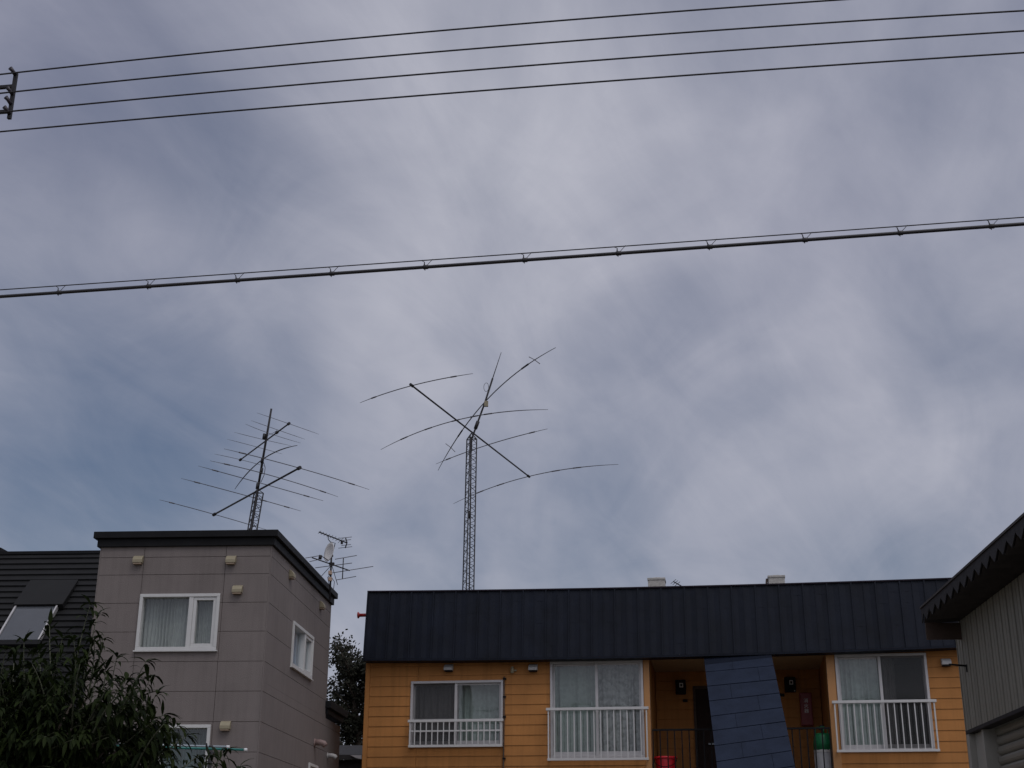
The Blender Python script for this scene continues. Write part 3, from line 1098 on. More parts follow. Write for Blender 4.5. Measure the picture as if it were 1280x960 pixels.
# ground-floor lean-to cornice at the far end
mb = MB()
zc0 = S.uz(408, 893, 0.0)[1]
mb.box(S, S_END - 0.06, S_END2 + 0.05, zc0, zc0 + 0.10, 0.002, 0.05)
mb.box(S, S_END - 0.10, S_END2 + 0.12, zc0 + 0.102, zc0 + 0.23, 0.002, 0.11)
mb.box(H, UH0, UC, zc0, zc0 + 0.22, -S_END2 - 0.1, -S_END2 - 0.0)
mb.build('lower_cornice', 'cornice_metal', house, 0.006)


def vinyl_window(P, W, split, parent, curt=(), fw=0.05, dark=False, casement=True):
    u0, u1, z0, z1 = W
    mb = MB()
    frame_rect(mb, P, u0, u1, z0, z1, fw, -0.12, 0.03)
    um = u0 + (u1 - u0) * split
    if casement:
        mb.box(P, um - 0.035, um + 0.035, z0 + fw, z1 - fw, -0.09, 0.022)
    fr = mb.build('window', 'white_vinyl', parent, 0.005)
    mb = MB()
    mb.box(P, u0 - 0.02, u1 + 0.02, z0 - 0.022, z0 - 0.002, -0.01, 0.05)
    mb.build('sill', 'white_vinyl', fr)
    if casement:
        mb = MB()
        frame_rect(mb, P, um + 0.037, u1 - fw - 0.002, z0 + fw + 0.002, z1 - fw - 0.002, 0.05, -0.075, 0.012)
        mb.build('sash', 'white_vinyl', fr, 0.004)
        pane(P, u0 + fw, um - 0.036, z0 + fw, z1 - fw, -0.06, fr)
        pane(P, um + 0.088, u1 - fw - 0.053, z0 + fw + 0.053, z1 - fw - 0.053, -0.045, fr)
    else:
        pane(P, u0 + fw, u1 - fw, z0 + fw, z1 - fw, -0.06, fr)
    for (t0, t1, m_, fd) in curt:
        curtain(P, u0 + (u1 - u0) * t0, u0 + (u1 - u0) * t1, z0 + 0.02, z1 - 0.01, -0.135 if m_ == 'sky_reflect_blue' else -0.22, m_, fr, fd, 0.006 if m_ == 'sky_reflect_blue' else 0.032)
    dark_room(P, u0 - 0.15, u1 + 0.15, z0 - 0.1, z1 + 0.05, fr, d=1.2)
    return fr


vinyl_window(H, HW1, 0.645, house, [(0.0, 1.0, 'lace_pale', 22)])
vinyl_window(H, HW2, 0.40, house, [(-0.05, 1.0, 'curtain_green_dark', 16)], casement=False)
vinyl_window(S, SW1, 0.60, house, [(0.0, 1.0, 'sky_reflect_blue', 3)], fw=0.055)  # added blue sheet behind the glass imitates a sky reflection
vinyl_window(S, SW2, 0.5, house, [], casement=False)
for x, y in ((173.6, 699.5), (289.5, 699.5), (297.5, 736.5), (282.5, 906.5)):
    hood(H, x, y, 0.155, 0.125, 0.085, house, 'beige_plastic', 'beige_shade', 0.001)
for x, y in ((362.5, 717.5), (400.5, 756)):
    hood(S, x, y, 0.16, 0.125, 0.085, house, 'beige_plastic', 'beige_shade', 0.001)


def pipe_hood(x, y, r, l, m_):
    u_, z_ = S.uz(x, y)
    mb = MB()
    mb.tube([S.pt(u_, z_, 0.0), S.pt(u_, z_, l * 0.55), S.pt(u_, z_ - r * 0.35, l * 0.85), S.pt(u_, z_ - r * 1.2, l)], r, 14)
    mb.lathe(S.pt(u_, z_, 0.001), [(r * 1.35, 0), (r * 1.35, 0.012), (r, 0.02)], 16, S.o)
    return mb.build('exhaust_pipe', m_, house)


pipe_hood(393, 928, 0.052, 0.20, 'pipe_pink')
pipe_hood(409, 944.5, 0.040, 0.17, 'vent_white')

# the dark ribbed slope to the left of the tower
ea = math.radians(49)
rz = H.yaw
r_up = V((math.sin(rz) * math.cos(ea), math.cos(rz) * math.cos(ea), math.sin(ea)))
r_cross = H.u.copy()
r_n = r_cross.cross(r_up).normalized()
if r_n.z < 0:
    r_n = -r_n
r_p = hit(62, 692.5, H.p + H.o * -2.6, H.o)        # on the ridge


def slope(x, y):
    return hit(x, y, r_p, r_n)


def sl(cu, du, h=0.0):
    """cu along the ridge (0 at r_p), du down the slope"""
    return r_p + r_cross * cu - r_up * du + r_n * h


def slc(x, y):
    q = slope(x, y) - r_p
    return q.dot(r_cross), -q.dot(r_up)


c_r = (H.pt(UH0, 0) - r_p).dot(r_cross) + 0.12
c_l = c_r - 7.5
mb = MB()
row = (slc(60, 742)[1] - slc(60, 692.5)[1]) / 7.2
nrow = 24
for i in range(nrow):
    a_, b2 = i * row, (i + 1) * row
    mb.hexa([sl(c_l, b2, -0.01), sl(c_r, b2, -0.01), sl(c_r, a_, -0.01), sl(c_l, a_, -0.01),
             sl(c_l, b2 - 0.012, 0.030), sl(c_r, b2 - 0.012, 0.030), sl(c_r, a_, 0.004), sl(c_l, a_, 0.004)])
rf = mb.build('roof', 'dark_roof', house)
mb = MB()
mb.box(Plane(sl(0, 0), 3.9), c_l, c_r, sl(0, 0).z - 0.01, sl(0, 0).z + 0.045, -0.12, 0.05)
mb.build('ridge_cap', 'cornice_metal', rf)
# raised parapet piece at the very left of the ridge
uq = slc(3, 690)[0]
mb = MB()
mb.box(Plane(sl(0, 0), 3.9), uq - 1.6, uq, sl(0, 0).z + 0.046, sl(0, 0).z + 0.12, -0.3, 0.04)
mb.build('parapet', 'cornice_metal', rf)
# body of the house under the slope
mb = MB()
lowp = sl(0, nrow * row)
zb_ = lowp.z
Pm = Plane(lowp + H.o * -0.35, 3.9)
mb.box(Pm, c_l + 0.1, c_r, 0.2, zb_ - 0.05, -7.0, 0.0)
mb.build('main_body', 'grey_panel', house)
mb = MB()
mb.box(Plane(lowp, 3.9), c_l, c_r, zb_ - 0.13, zb_ - 0.012, -0.05, 0.03)
mb.build('gutter', 'cornice_metal', rf)
# rear slope
mb = MB()
rear = [sl(c_l, 0, -0.012), sl(c_r, 0, -0.012)]
back = V((-H.o.x, -H.o.y, 0))
rear2 = [p + back * 5.0 + V((0, 0, -4.5)) for p in rear]
mb.add([rear[0], rear[1], rear2[1], rear2[0]], [(0, 1, 2, 3)])
mb.build('rear_slope', 'dark_roof', rf)
# skylight: cover above, glass below, silver rails
TLc, TRc = slc(31, 728.5), slc(95, 728.5)
MLc, MRc = slc(20, 763), slc(72, 763)
BLc, BRc = slc(-1, 804.5), slc(51, 804.5)
du0, du1, du2 = TLc[1], (MLc[1] + MRc[1]) / 2, BRc[1]
cl_, cr_ = (MLc[0] + BLc[0]) / 2 - 0.0, (MRc[0] + BRc[0]) / 2
sky = MB()
sky.hexa([sl(cl_ - 0.04, du1, 0.03), sl(cr_ + 0.10, du1, 0.03), sl(cr_ + 0.10, du0, 0.03), sl(cl_ - 0.04, du0, 0.03),
          sl(cl_ - 0.04, du1, 0.13), sl(cr_ + 0.10, du1, 0.13), sl(cr_ + 0.10, du0, 0.06), sl(cl_ - 0.04, du0, 0.06)])
sky_o = sky.build('skylight', 'skylight_cover', rf)
mb = MB()
mb.hexa([sl(cl_, du2, 0.03), sl(cr_, du2, 0.03), sl(cr_, du1 + 0.003, 0.03), sl(cl_, du1 + 0.003, 0.03),
         sl(cl_, du2, 0.085), sl(cr_, du2, 0.085), sl(cr_, du1 + 0.003, 0.085), sl(cl_, du1 + 0.003, 0.085)])
mb.build('glass', 'skylight_glass' if 'skylight_glass' in MATS else 'interior', sky_o)
for cc in (cl_, cr_):
    mb = MB()
    mb.hexa([sl(cc - 0.014, du2 + 0.02, 0.032), sl(cc + 0.014, du2 + 0.02, 0.032), sl(cc + 0.014, du1 + 0.005, 0.032), sl(cc - 0.014, du1 + 0.005, 0.032),
             sl(cc - 0.014, du2 + 0.02, 0.108), sl(cc + 0.014, du2 + 0.02, 0.108), sl(cc + 0.014, du1 + 0.005, 0.108), sl(cc - 0.014, du1 + 0.005, 0.108)])
    mb.build('side_rail', 'silver_aluminium', sky_o)
mb = MB()
mb.hexa([sl(cl_ - 0.05, du2 + 0.12, 0.032), sl(cr_ + 0.05, du2 + 0.12, 0.032), sl(cr_ + 0.05, du2 + 0.022, 0.032), sl(cl_ - 0.05, du2 + 0.022, 0.032),
         sl(cl_ - 0.05, du2 + 0.12, 0.09), sl(cr_ + 0.05, du2 + 0.12, 0.09), sl(cr_ + 0.05, du2 + 0.022, 0.10), sl(cl_ - 0.05, du2 + 0.022, 0.10)])
mb.build('lower_flashing', 'cornice_metal', sky_o)

# ------------------------------------------------------------------ corrugated shed on the right
yaw_s = 4.2
pc = CAM + ray(1202, 850) * 14.0
a = math.radians(yaw_s)
G = Plane(pc, yaw_s)                      # left-hand wall of the shed: u runs towards the viewer, out = left
G.u = V((-math.sin(a), -math.cos(a), 0))
G.o = V((-math.cos(a), math.sin(a), 0))
z_lin = (G.uz(1210, 914.5)[1] + G.uz(1279, 882)[1]) / 2
z_top = (G.uz(1193, 787)[1] + G.uz(1279, 727)[1]) / 2
LEN = 9.0
shed = thing('corrugated_shed', 'grey brown corrugated metal shed with overhanging folded roof and roller shutter', 'shed', G.pt(0, 0), a)
mb = MB()
pitch = 0.215
q = G.pt
u = 0.0
vs, fs = [], []
prof = [(0.0, -0.030), (0.022, -0.030), (0.034, 0.012), (0.112, 0.012), (0.118, -0.002), (0.130, -0.002), (0.136, 0.012), (0.205, 0.012)]
pts = []
while u < LEN:
    pts += [(u + du_, oo) for du_, oo in prof]
    u += pitch
pts.append((u, -0.030))
for du_, oo in pts:
    vs += [q(du_, z_lin, oo), q(du_, z_top + 0.05, oo)]
for i in range(len(pts) - 1):
    fs.append((2 * i, 2 * i + 2, 2 * i + 3, 2 * i + 1))
mb.add(vs, fs)
mb.box(G, 0.0, LEN, z_lin, z_top + 0.04, -0.08, -0.034)
# end wall facing the apartment
mb.box(G, -0.02, -0.001, 0.0, z_top + 0.04, -6.0, 0.012)
mb.box(G, LEN, LEN + 0.05, 0.0, z_top + 0.04, -6.0, 0.0)
mb.build('wall', 'shed_wall', shed)
mb = MB()
mb.box(G, 0.0, LEN, z_lin - 0.035, z_lin - 0.001, -0.10, 0.016)
mb.build('lintel', 'shed_fascia', shed)
mb = MB()
uj = G.uz(1214.5, 940)[0]
mb.box(G, 0.0, 0.09, 0.0, z_lin - 0.037, -0.10, 0.012)
mb.build('corner_post', 'shed_post', shed, 0.004)
mb = MB()
mb.box(G, 0.092, 0.46, 0.0, z_lin - 0.037, -0.12, -0.05)
mb.box(G, 0.46, 0.53, 0.0, z_lin - 0.037, -0.20, -0.02)
mb.build('door_jamb', 'shed_post', shed, 0.003)
mb = MB()
zz = 0.02
while zz < z_lin - 0.04:     # rounded roller slats
    z2 = min(zz + 0.092, z_lin - 0.038)
    m5 = [(0.0, 0.0), (0.012, 0.016), (0.03, 0.026), (0.06, 0.026), (0.078, 0.016), (0.088, 0.0)]
    prof = [q(0.531, zz + h_, -0.16 + oo) for h_, oo in m5 if zz + h_ <= z2 + 1e-6]
    if len(prof) >= 3:
        prof = [q(0.531, prof[0].z, -0.18)] + prof + [q(0.531, prof[-1].z, -0.18)]
        mb.prism(prof, q(0, 0), q(LEN - 1.0, 0))
    zz += 0.092
mb.box(G, 0.531, LEN - 0.5, 0, z_lin - 0.04, -0.24, -0.181)
mb.build('roller_shutter', 'shutter', shed)
# folded-plate roof over a wide eave
dz_t = 0.185
e_pts = [at_z(1195, 722, z_top + dz_t), at_z(1279.5, 645.5, z_top + dz_t)]
o_e = sum((p - G.p).dot(G.o) for p in e_pts) / 2
t_a = (at_z(1267.5, 656.5, z_top + dz_t) - G.p).dot(G.u)
t_b = (at_z(1256.7, 666.5, z_top + dz_t) - G.p).dot(G.u)
pit = abs(t_a - t_b)
GE = G.moved(o_e)
t_tip = GE.uz(1152, 772)[0]
zlo, zhi, ztp = z_top + 0.035, z_top + 0.125, z_top + dz_t
us_ = []
ph0 = t_a - round((t_a - t_tip) / pit) * pit
k = 0
mb = MB()
tt = t_tip
ev = []
u = ph0 - 0.5 * pit
while u < LEN:
    ev += [(u, zlo), (u + 0.5 * pit, zhi)]
    u += pit
ev = [(max(x, t_tip), z) for x, z in ev]
vs, fs = [], []
for x, z in ev:
    vs += [GE.pt(x, z, -0.02), GE.pt(x, z + 0.30, -6.5 - o_e), GE.pt(x, z + 0.012, -0.02), GE.pt(x, z + 0.312, -6.5 - o_e)]
for i in range(len(ev) - 1):
    a_ = 4 * i
    fs += [(a_, a_ + 1, a_ + 5, a_ + 4), (a_ + 2, a_ + 6, a_ + 7, a_ + 3), (a_, a_ + 4, a_ + 6, a_ + 2)]
mb.add(vs, fs)
sr = mb.build('roof', 'shed_roof', shed)
mb = MB()   # closure plate along the eave, notched by the folds
for (x0, z0_), (x1, z1_) in zip(ev, ev[1:]):
    if x1 - x0 < 1e-4:
        continue
    mb.hexa([GE.pt(x0, z0_, 0.0), GE.pt(x1, z1_, 0.0), GE.pt(x1, z1_, -0.012), GE.pt(x0, z0_, -0.012),
             GE.pt(x0, ztp, 0.0), GE.pt(x1, ztp, 0.0), GE.pt(x1, ztp, -0.012), GE.pt(x0, ztp, -0.012)])
mb.build('eave_closure', 'shed_fascia', sr)
mb = MB()
mb.box(GE, t_tip, LEN, ztp, ztp + 0.02, -0.10, 0.012)
mb.hexa([GE.pt(t_tip, ztp - 0.02, -0.1), GE.pt(LEN, ztp - 0.02, -0.1), GE.pt(LEN, ztp + 0.28, -6.5 - o_e), GE.pt(t_tip, ztp + 0.28, -6.5 - o_e),
         GE.pt(t_tip, ztp - 0.0, -0.1), GE.pt(LEN, ztp - 0.0, -0.1), GE.pt(LEN, ztp + 0.3, -6.5 - o_e), GE.pt(t_tip, ztp + 0.3, -6.5 - o_e)])
mb.build('eave_cap', 'shed_roof', sr)
# brown end board under the far end of the eave
mb = MB()
mb.hexa([GE.pt(t_tip + 0.03, z_top - 0.14, -0.02), GE.pt(t_tip + 0.05, z_top - 0.14, -0.02), GE.pt(t_tip + 0.05, z_top - 0.14, -o_e - 0.1), GE.pt(t_tip + 0.03, z_top - 0.14, -o_e - 0.1),
         GE.pt(t_tip + 0.03, zlo - 0.002, -0.02), GE.pt(t_tip + 0.05, zlo - 0.002, -0.02), GE.pt(t_tip + 0.05, zlo - 0.002, -o_e - 0.1), GE.pt(t_tip + 0.03, zlo - 0.002, -o_e - 0.1)])
mb.build('end_board', 'shed_brown', shed)
# wall bracket
ub_, zb2 = G.uz(1210, 832.5)
mb = MB()
rod = G.pt(ub_, zb2, 0.0)
endp = hit(1186, 830.5, rod, G.u)
mb.tube([rod, endp], 0.010, 6)
mb.box(G, ub_ - 0.012, ub_ + 0.012, zb2 - 0.06, zb2 + 0.015, 0.012, 0.022)
mb.build('bracket', 'black_metal', shed)

# ------------------------------------------------------------------ overhead lines along the street
Wp = Plane((0, 11.0, 0), 8.85)
SPEC = {
    'highest black power line, cut off by the top edge of the photo': [(0, 93.3), (160, 75.2), (560, 37.9), (720, 24), (1045, 0)],
    'second black power line from the top, on the wooden rack': [(0, 116.8), (160, 99.7), (560, 64), (720, 50.8), (1120, 22.2), (1280, 13.8)],
    'third black power line from the top, above the lowest of the four': [(0, 140.8), (160, 124.5), (560, 90.3), (720, 77.7), (1120, 48), (1280, 39)],
    'lowest of the four parallel power lines, passing below the rack': [(0, 165), (160, 149.5), (560, 117), (720, 104.5), (1120, 75.6), (1280, 66)],
}


for lab, px in SPEC.items():
    ps = [Wp.uz(x, y) for x, y in px]
    cf = quad_fit(ps)
    mb = MB()
    mb.tube([Wp.pt(-7.5 + 17.5 * i / 48, float(cf[0] * (-7.5 + 17.5 * i / 48) ** 2 + cf[1] * (-7.5 + 17.5 * i / 48) + cf[2])) for i in range(49)], 0.0085, 8)
    o = mb.build('power_line', 'wire_black')
    tag(o, lab.replace('wooden ', 'dark '), 'power line', 'power lines over the street')
Cp = Plane((0, 10.2, 0), 8.85)
mess = quad_fit([Cp.uz(x, y) for x, y in ((0, 362.5), (160, 351), (480, 329), (800, 306.5), (960, 294.7), (1280, 271.5))])
cabl = quad_fit([Cp.uz(x, y) for x, y in ((0, 370.8), (160, 360.3), (480, 336), (800, 316), (960, 303.5), (1280, 279.5))])
fm = lambda x: float(mess[0] * x * x + mess[1] * x + mess[2])
fc_ = lambda x: float(cabl[0] * x * x + cabl[1] * x + cabl[2])
cb = thing('telephone_cable', 'thick black cable hung from a thin wire by clips, below the power lines', 'cable', Cp.pt(0, fc_(0)), Cp.yaw)
mb = MB()
mb.tube([Cp.pt(-6.5 + 14.5 * i / 60, fc_(-6.5 + 14.5 * i / 60)) for i in range(61)], 0.0145, 10)
mb.build('cable', 'wire_black', cb)
mb = MB()
mb.tube([Cp.pt(-6.5 + 14.5 * i / 60, fm(-6.5 + 14.5 * i / 60)) for i in range(61)], 0.0048, 6)
mb.build('messenger_wire', 'wire_black', cb)
for i, x in enumerate((73, 185, 296, 414, 531, 655, 772, 886, 1005, 1124, 1238)):
    uu = Cp.uz(x, 370 - x * 0.072)[0]
    zc, j = fc_(uu), random.uniform(-0.006, 0.006)
    mb = MB()
    mb.lathe(Cp.pt(uu + 0.008, zc, 0) - Cp.u * 0.022, [(0.016, 0), (0.019, 0.004), (0.019, 0.040), (0.016, 0.044)], 10, Cp.u)
    mb.tube([Cp.pt(uu, zc - 0.018, 0.0), Cp.pt(uu + 0.004, zc - 0.03, 0.0)], 0.006, 6, 0.003)
    mb.tube([Cp.pt(uu - 0.004, zc + 0.012, 0.0), Cp.pt(uu - 0.008 + j, zc + 0.046, 0.0)], 0.0065, 6, 0.004)
    mb.tube([Cp.pt(uu - 0.05, fm(uu - 0.05) + 0.002, 0.0), Cp.pt(uu - 0.025, fm(uu) - 0.006, 0.004), Cp.pt(uu - 0.006 + j, zc + 0.045, 0.006)], 0.0025, 5)
    mb.tube([Cp.pt(uu + 0.068, fm(uu + 0.06) + 0.006, 0.0), Cp.pt(uu + 0.045, fm(uu) - 0.02, 0.004), Cp.pt(uu + 0.022, zc + 0.014, 0.006)], 0.0025, 5)
    mb.build('hanger', 'wire_black', cb)

# pole just outside the frame with the insulator rack that shows at the left edge
pu = Wp.uz(-52, 115)[0]
pole = thing('utility_pole', 'dark insulator rack of a utility pole holding the power lines at the left edge', 'utility pole', Wp.pt(pu, 0, -0.0), Wp.yaw)
rt, rb_ = Wp.uz(18.2, 90), Wp.uz(8.4, 145.5)
ztop_p = rt[1] + 0.12
mb = MB()
mb.tube([Wp.pt(pu, 0, -0.12), Wp.pt(pu, ztop_p, -0.12)], 0.17, 20, 0.105)
mb.build('shaft', 'concrete', pole)
ru = (rt[0] + rb_[0]) / 2
mb = MB()
mb.box(Wp, ru - 0.018, ru + 0.018, rb_[1] - 0.005, rt[1] + 0.012, -0.055, -0.025)
rk = mb.build('insulator_rack', 'steel_dark', pole)
for yy in (90, 114, 126, 138):
    _, zi = Wp.uz(12, yy)
    zi -= 0.01
    mb = MB()
    mb.tube([Wp.pt(ru + 0.004, zi - 0.012, -0.03), Wp.pt(ru - 0.025, zi + 0.030, -0.005), Wp.pt(ru - 0.044, zi + 0.052, 0.01)], lambda t: 0.021 - 0.004 * t + 0.006 * (t > 0.8), 10)
    mb.build('insulator', 'insulator_dark', rk)
for yy in (103, 134):
    _, zi = Wp.uz(12, yy)
    mb = MB()
    mb.box(Wp, pu + 0.08, ru - 0.014, zi - 0.015, zi + 0.015, -0.09, -0.056)
    mb.build('rack_arm', 'steel_dark', pole)
mb = MB()
u2_, z2_ = Wp.uz(-1.5, 121)
mb.box(Wp, u2_ - 0.03, u2_ + 0.014, z2_ - 0.055, z2_ + 0.045, 0.02, 0.055)
mb.box(Wp, pu + 0.05, u2_ - 0.031, z2_ - 0.02, z2_ + 0.01, 0.02, 0.05)
mb.build('bracket', 'insulator_dark', pole)

# ------------------------------------------------------------------ radio towers
def lattice(legs_b, legs_t, nseg, root, leg_r, br_r, material):
    """three legs given as bottom and top points, zig-zag bracing between each pair"""
    for b_, t_ in zip(legs_b, legs_t):
        mb = MB()
        mb.tube([b_, t_], leg_r, 7)
        mb.build('leg', material, root)
    mb = MB()
    for i, k in ((0, 1), (1, 2), (2, 0)):
        for j in range(nseg):
            t0, t1 = j / nseg, (j + 0.5) / nseg
            t2 = (j + 1) / nseg
            a0, a2 = legs_b[i].lerp(legs_t[i], t0), legs_b[i].lerp(legs_t[i], t2)
            b1 = legs_b[k].lerp(legs_t[k], t1)
            mb.tube([a0, b1], br_r, 5, cap=False)
            mb.tube([b1, a2], br_r, 5, cap=False)
        mb.tube([legs_t[i], legs_t[k]], br_r * 1.3, 5)
    mb.build('bracing', material, root)


def fit_element(cpx, lpx, rpx, z, dmax=2.5):
    c3 = at_z(*cpx, z)
    best = None
    for i in range(251):
        d = dmax * i / 250
        e1, e2 = at_z(*lpx, z - d), at_z(*rpx, z - d)
        h1, h2 = (e1 - c3).xy, (e2 - c3).xy
        err = abs(h1.length - h2.length) + 2.0 * abs(h1.x * h2.y - h1.y * h2.x) / max(0.1, (h1 - h2).length) + 0.1 * d
        if best is None or err < best[0]:
            best = (err, e1, e2)
    return c3, best[1], best[2]


def element(c3, e1, e2, r, parent, thick=(), name='element', material='element_alu'):
    half = (e2 - e1) / 2
    sag = (e1 + e2) / 2 - c3
    f = lambda t: c3 + half * t + sag * t * t
    mb = MB()
    mb.tube([f(-1 + 2 * i / 24) for i in range(25)], lambda t: r * (1.0 - 0.55 * max(0, abs(2 * t - 1) - 0.62) / 0.38), 6)
    for t in thick:
        mb.tube([f(t - 0.045), f(t), f(t + 0.045)], r * 1.55, 7)
    return mb.build(name, material, parent)


# --- right-hand tower
YT = CAM.y + (ray(589, 548) * 55).y
tp = at_y(589, 548, YT)
base_r = at_y(583.5, 760, YT)
w_t, w_b = 0.235, 0.235
tw = thing('radio_tower', 'tall slim lattice radio tower rising straight up behind the ochre apartment building', 'radio tower', V((tp.x - 0.2, YT, 0)))
bx = tp.x + (at_y(584.5, 736, YT).x - tp.x) * (tp.z / (tp.z - at_y(584.5, 736, YT).z))
rot = math.radians(20)
lb, lt = [], []
for k in range(3):
    aa = rot + 2 * math.pi * k / 3
    lt.append(V((tp.x + w_t * math.cos(aa), YT + w_t * math.sin(aa), tp.z)))
    lb.append(V((bx + w_b * 1.25 * math.cos(aa), YT + w_b * 1.25 * math.sin(aa), 0)))
lattice(lb, lt, 46, tw, 0.025, 0.0115, 'steel_dark')
mb = MB()
mb.tube([V((bx + 0.06, YT - 0.05, 0)), V((tp.x + 0.03, YT - 0.04, tp.z * 0.5)), V((tp.x, YT - 0.03, tp.z))], 0.03, 6)
mb.build('cable_run', 'wire_black', tw)
for f_ in (0.62, 0.82):
    mb = MB()
    p = V((bx, YT, 0)).lerp(tp, f_)
    mb.lathe(p, [(0.06, 0), (0.07, 0.05), (0.07, 0.22), (0.04, 0.3)], 10)
    mb.build('rotor_box', 'steel_dark', tw)
for k in range(3):
    mb = MB()
    mb.tube([lt[k], V((tp.x, YT, tp.z + 0.22))], 0.02, 5)
    mb.build('top_strut', 'steel_dark', tw)
# mast above, with its thin tip
m0, m1, m2, m3 = at_y(589.5, 549, YT), at_y(606.2, 503, YT), at_y(615.8, 473, YT), at_y(626.5, 440.5, YT)
mb = MB()
mb.tube([tp + V((0, 0, -0.6)), m0, m1, m2], 0.038, 8)
mast = mb.build('mast', 'steel_dark', tw)
mb = MB()
mb.tube([m2, m3], 0.022, 6, 0.012)
mb.build('whip', 'steel_dark', mast)
mb = MB()
for t in (0.38,):
    p = m0.lerp(m1, 0.28)
    mb.tube([p, p.lerp(m1, 0.28)], 0.075, 8)
mb.build('clamp', 'steel_dark', mast)
mb = MB()
pb = at_y(607.5, 503.5, YT - 0.2)
Pq = Plane(pb, 0)
mb.box(Pq, -0.07, 0.09, pb.z - 0.16, pb.z + 0.07, -0.06, 0.06)
mb.build('balun_box', 'beige_plastic', tw, 0.01)
mb = MB()
lp = at_y(607.8, 484, YT - 0.05)
mb.tube([lp + V((0.10 * math.cos(a_), 0, 0.19 * math.sin(a_))) for a_ in [2 * math.pi * i / 18 for i in range(19)]], 0.009, 5)
mb.build('feed_loop', 'wire_black', tw)

zB = tp.z + 0.25
pc_ = at_z(589.8, 546, zB)
yr_ = thing('yagi_antenna', 'big beam aerial with long drooping elements on top of the straight tower', 'radio antenna', pc_)
b0, b1 = at_z(515, 482, zB), at_z(661, 595.5, zB)
mb = MB()
mb.tube([b0, b0.lerp(b1, 0.5), b1], 0.033, 8)
for p in (b0, b1):
    mb.tube([p - (b1 - b0).normalized() * 0.14, p + (b1 - b0).normalized() * 0.08], 0.055, 8)
mb.build('boom', 'steel_dark', yr_)
for cpx, lpx, rpx, tk in (((515, 482), (450, 503.5), (591, 467), (-0.72, 0.70)),
                          ((571.5, 525), (476, 562), (685, 512), (-0.68, -0.36, 0.2, 0.36, -0.02)),
                          ((610, 556), (545, 580), (684.5, 536), (-0.75, 0.75)),
                          ((661, 595.5), (567, 629.5), (773, 580.5), (-0.63, -0.36, 0.32, 0.56))):
    c3, e1, e2 = fit_element(cpx, lpx, rpx, zB)
    element(c3, e1, e2, 0.018, yr_, tk)
zD = m1.z + 0.1
dip = thing('dipole_antenna', 'long drooping dipole crossing the tower mast, with small cross bars near its tips', 'radio antenna', m1)
c3, e1, e2 = at_y(607, 501.5, YT), None, None
e1, e2 = at_z(547.5, 588, c3.z - 1.35), at_z(694.5, 434.5, c3.z - 1.0)
element(c3, e1, e2, 0.022, dip, (-0.5, 0.62), name='arm', material='steel_dark')
half, sag = (e2 - e1) / 2, (e1 + e2) / 2 - c3
for t, (pa, pb2) in ((-0.70, ((557, 554.5), (569, 565))), (0.75, ((661, 446), (675, 455)))):
    p = c3 + half * t + sag * t * t
    mb = MB()
    mb.tube([hit(*pa, p, F_), p, hit(*pb2, p, F_)], 0.014, 5)
    mb.build('end_bar', 'element_alu', dip)

# --- left-hand tower, leaning to the right
YL = CAM.y + (ray(339.5, 511) * 48).y
mt_, mb_ = at_y(339.2, 511, YL), at_y(313.5, 663, YL)
lean = (mt_ - mb_) / (mt_.z - mb_.z)
g0 = mb_ - lean * mb_.z
lw = thing('leaning_tower', 'short lattice tower with a tall leaning mast behind the grey house', 'radio tower', V((g0.x, YL, 0)))
ttop = at_y(321.5, 612, YL)
lt = [at_y(316.8, 614, YL) + V((0, 0.15, 0)), at_y(328.3, 615, YL) + V((0, 0.15, 0)), at_y(323, 613, YL) + V((0, -0.18, 0))]
lb0 = [at_y(308.5, 662.5, YL) + V((0, 0.15, 0)), at_y(320, 663, YL) + V((0, 0.15, 0)), at_y(314.5, 664, YL) + V((0, -0.18, 0))]
lb = [t_ - (t_ - b_) / (t_.z - b_.z) * t_.z for t_, b_ in zip(lt, lb0)]
lattice(lb, lt, 44, lw, 0.023, 0.0105, 'steel_dark')
mb = MB()
mb.tube([g0 + lean * 8.0, g0 + lean * (ttop.z - 0.2)], 0.05, 10)
mb.tube([g0 + lean * (ttop.z - 0.2), g0 + lean * (ttop.z + 2.2), mt_], 0.043, 10, 0.034)
mst = mb.build('mast', 'steel_dark', lw)
for (x, y) in ((330.3, 545), (328, 575), (322, 607), (326.8, 588)):
    p = at_y(x, y, YL)
    mb = MB()
    mb.tube([p - lean * 0.12, p + lean * 0.08], 0.056, 8)
    mb.build('clamp', 'steel_dark', mst)
mb = MB()
mb.tube([at_y(329.5, 578, YL - 0.05), at_y(331.5, 585, YL - 0.1), at_y(330, 594, YL - 0.1), at_y(326, 603, YL - 0.05)], 0.012, 5)
mb.tube([at_y(330.5, 546, YL - 0.05), at_y(342, 541, YL - 0.1), at_y(346.5, 538, YL - 0.1)], 0.008, 5)
mb.build('feed_cable', 'wire_black', lw)

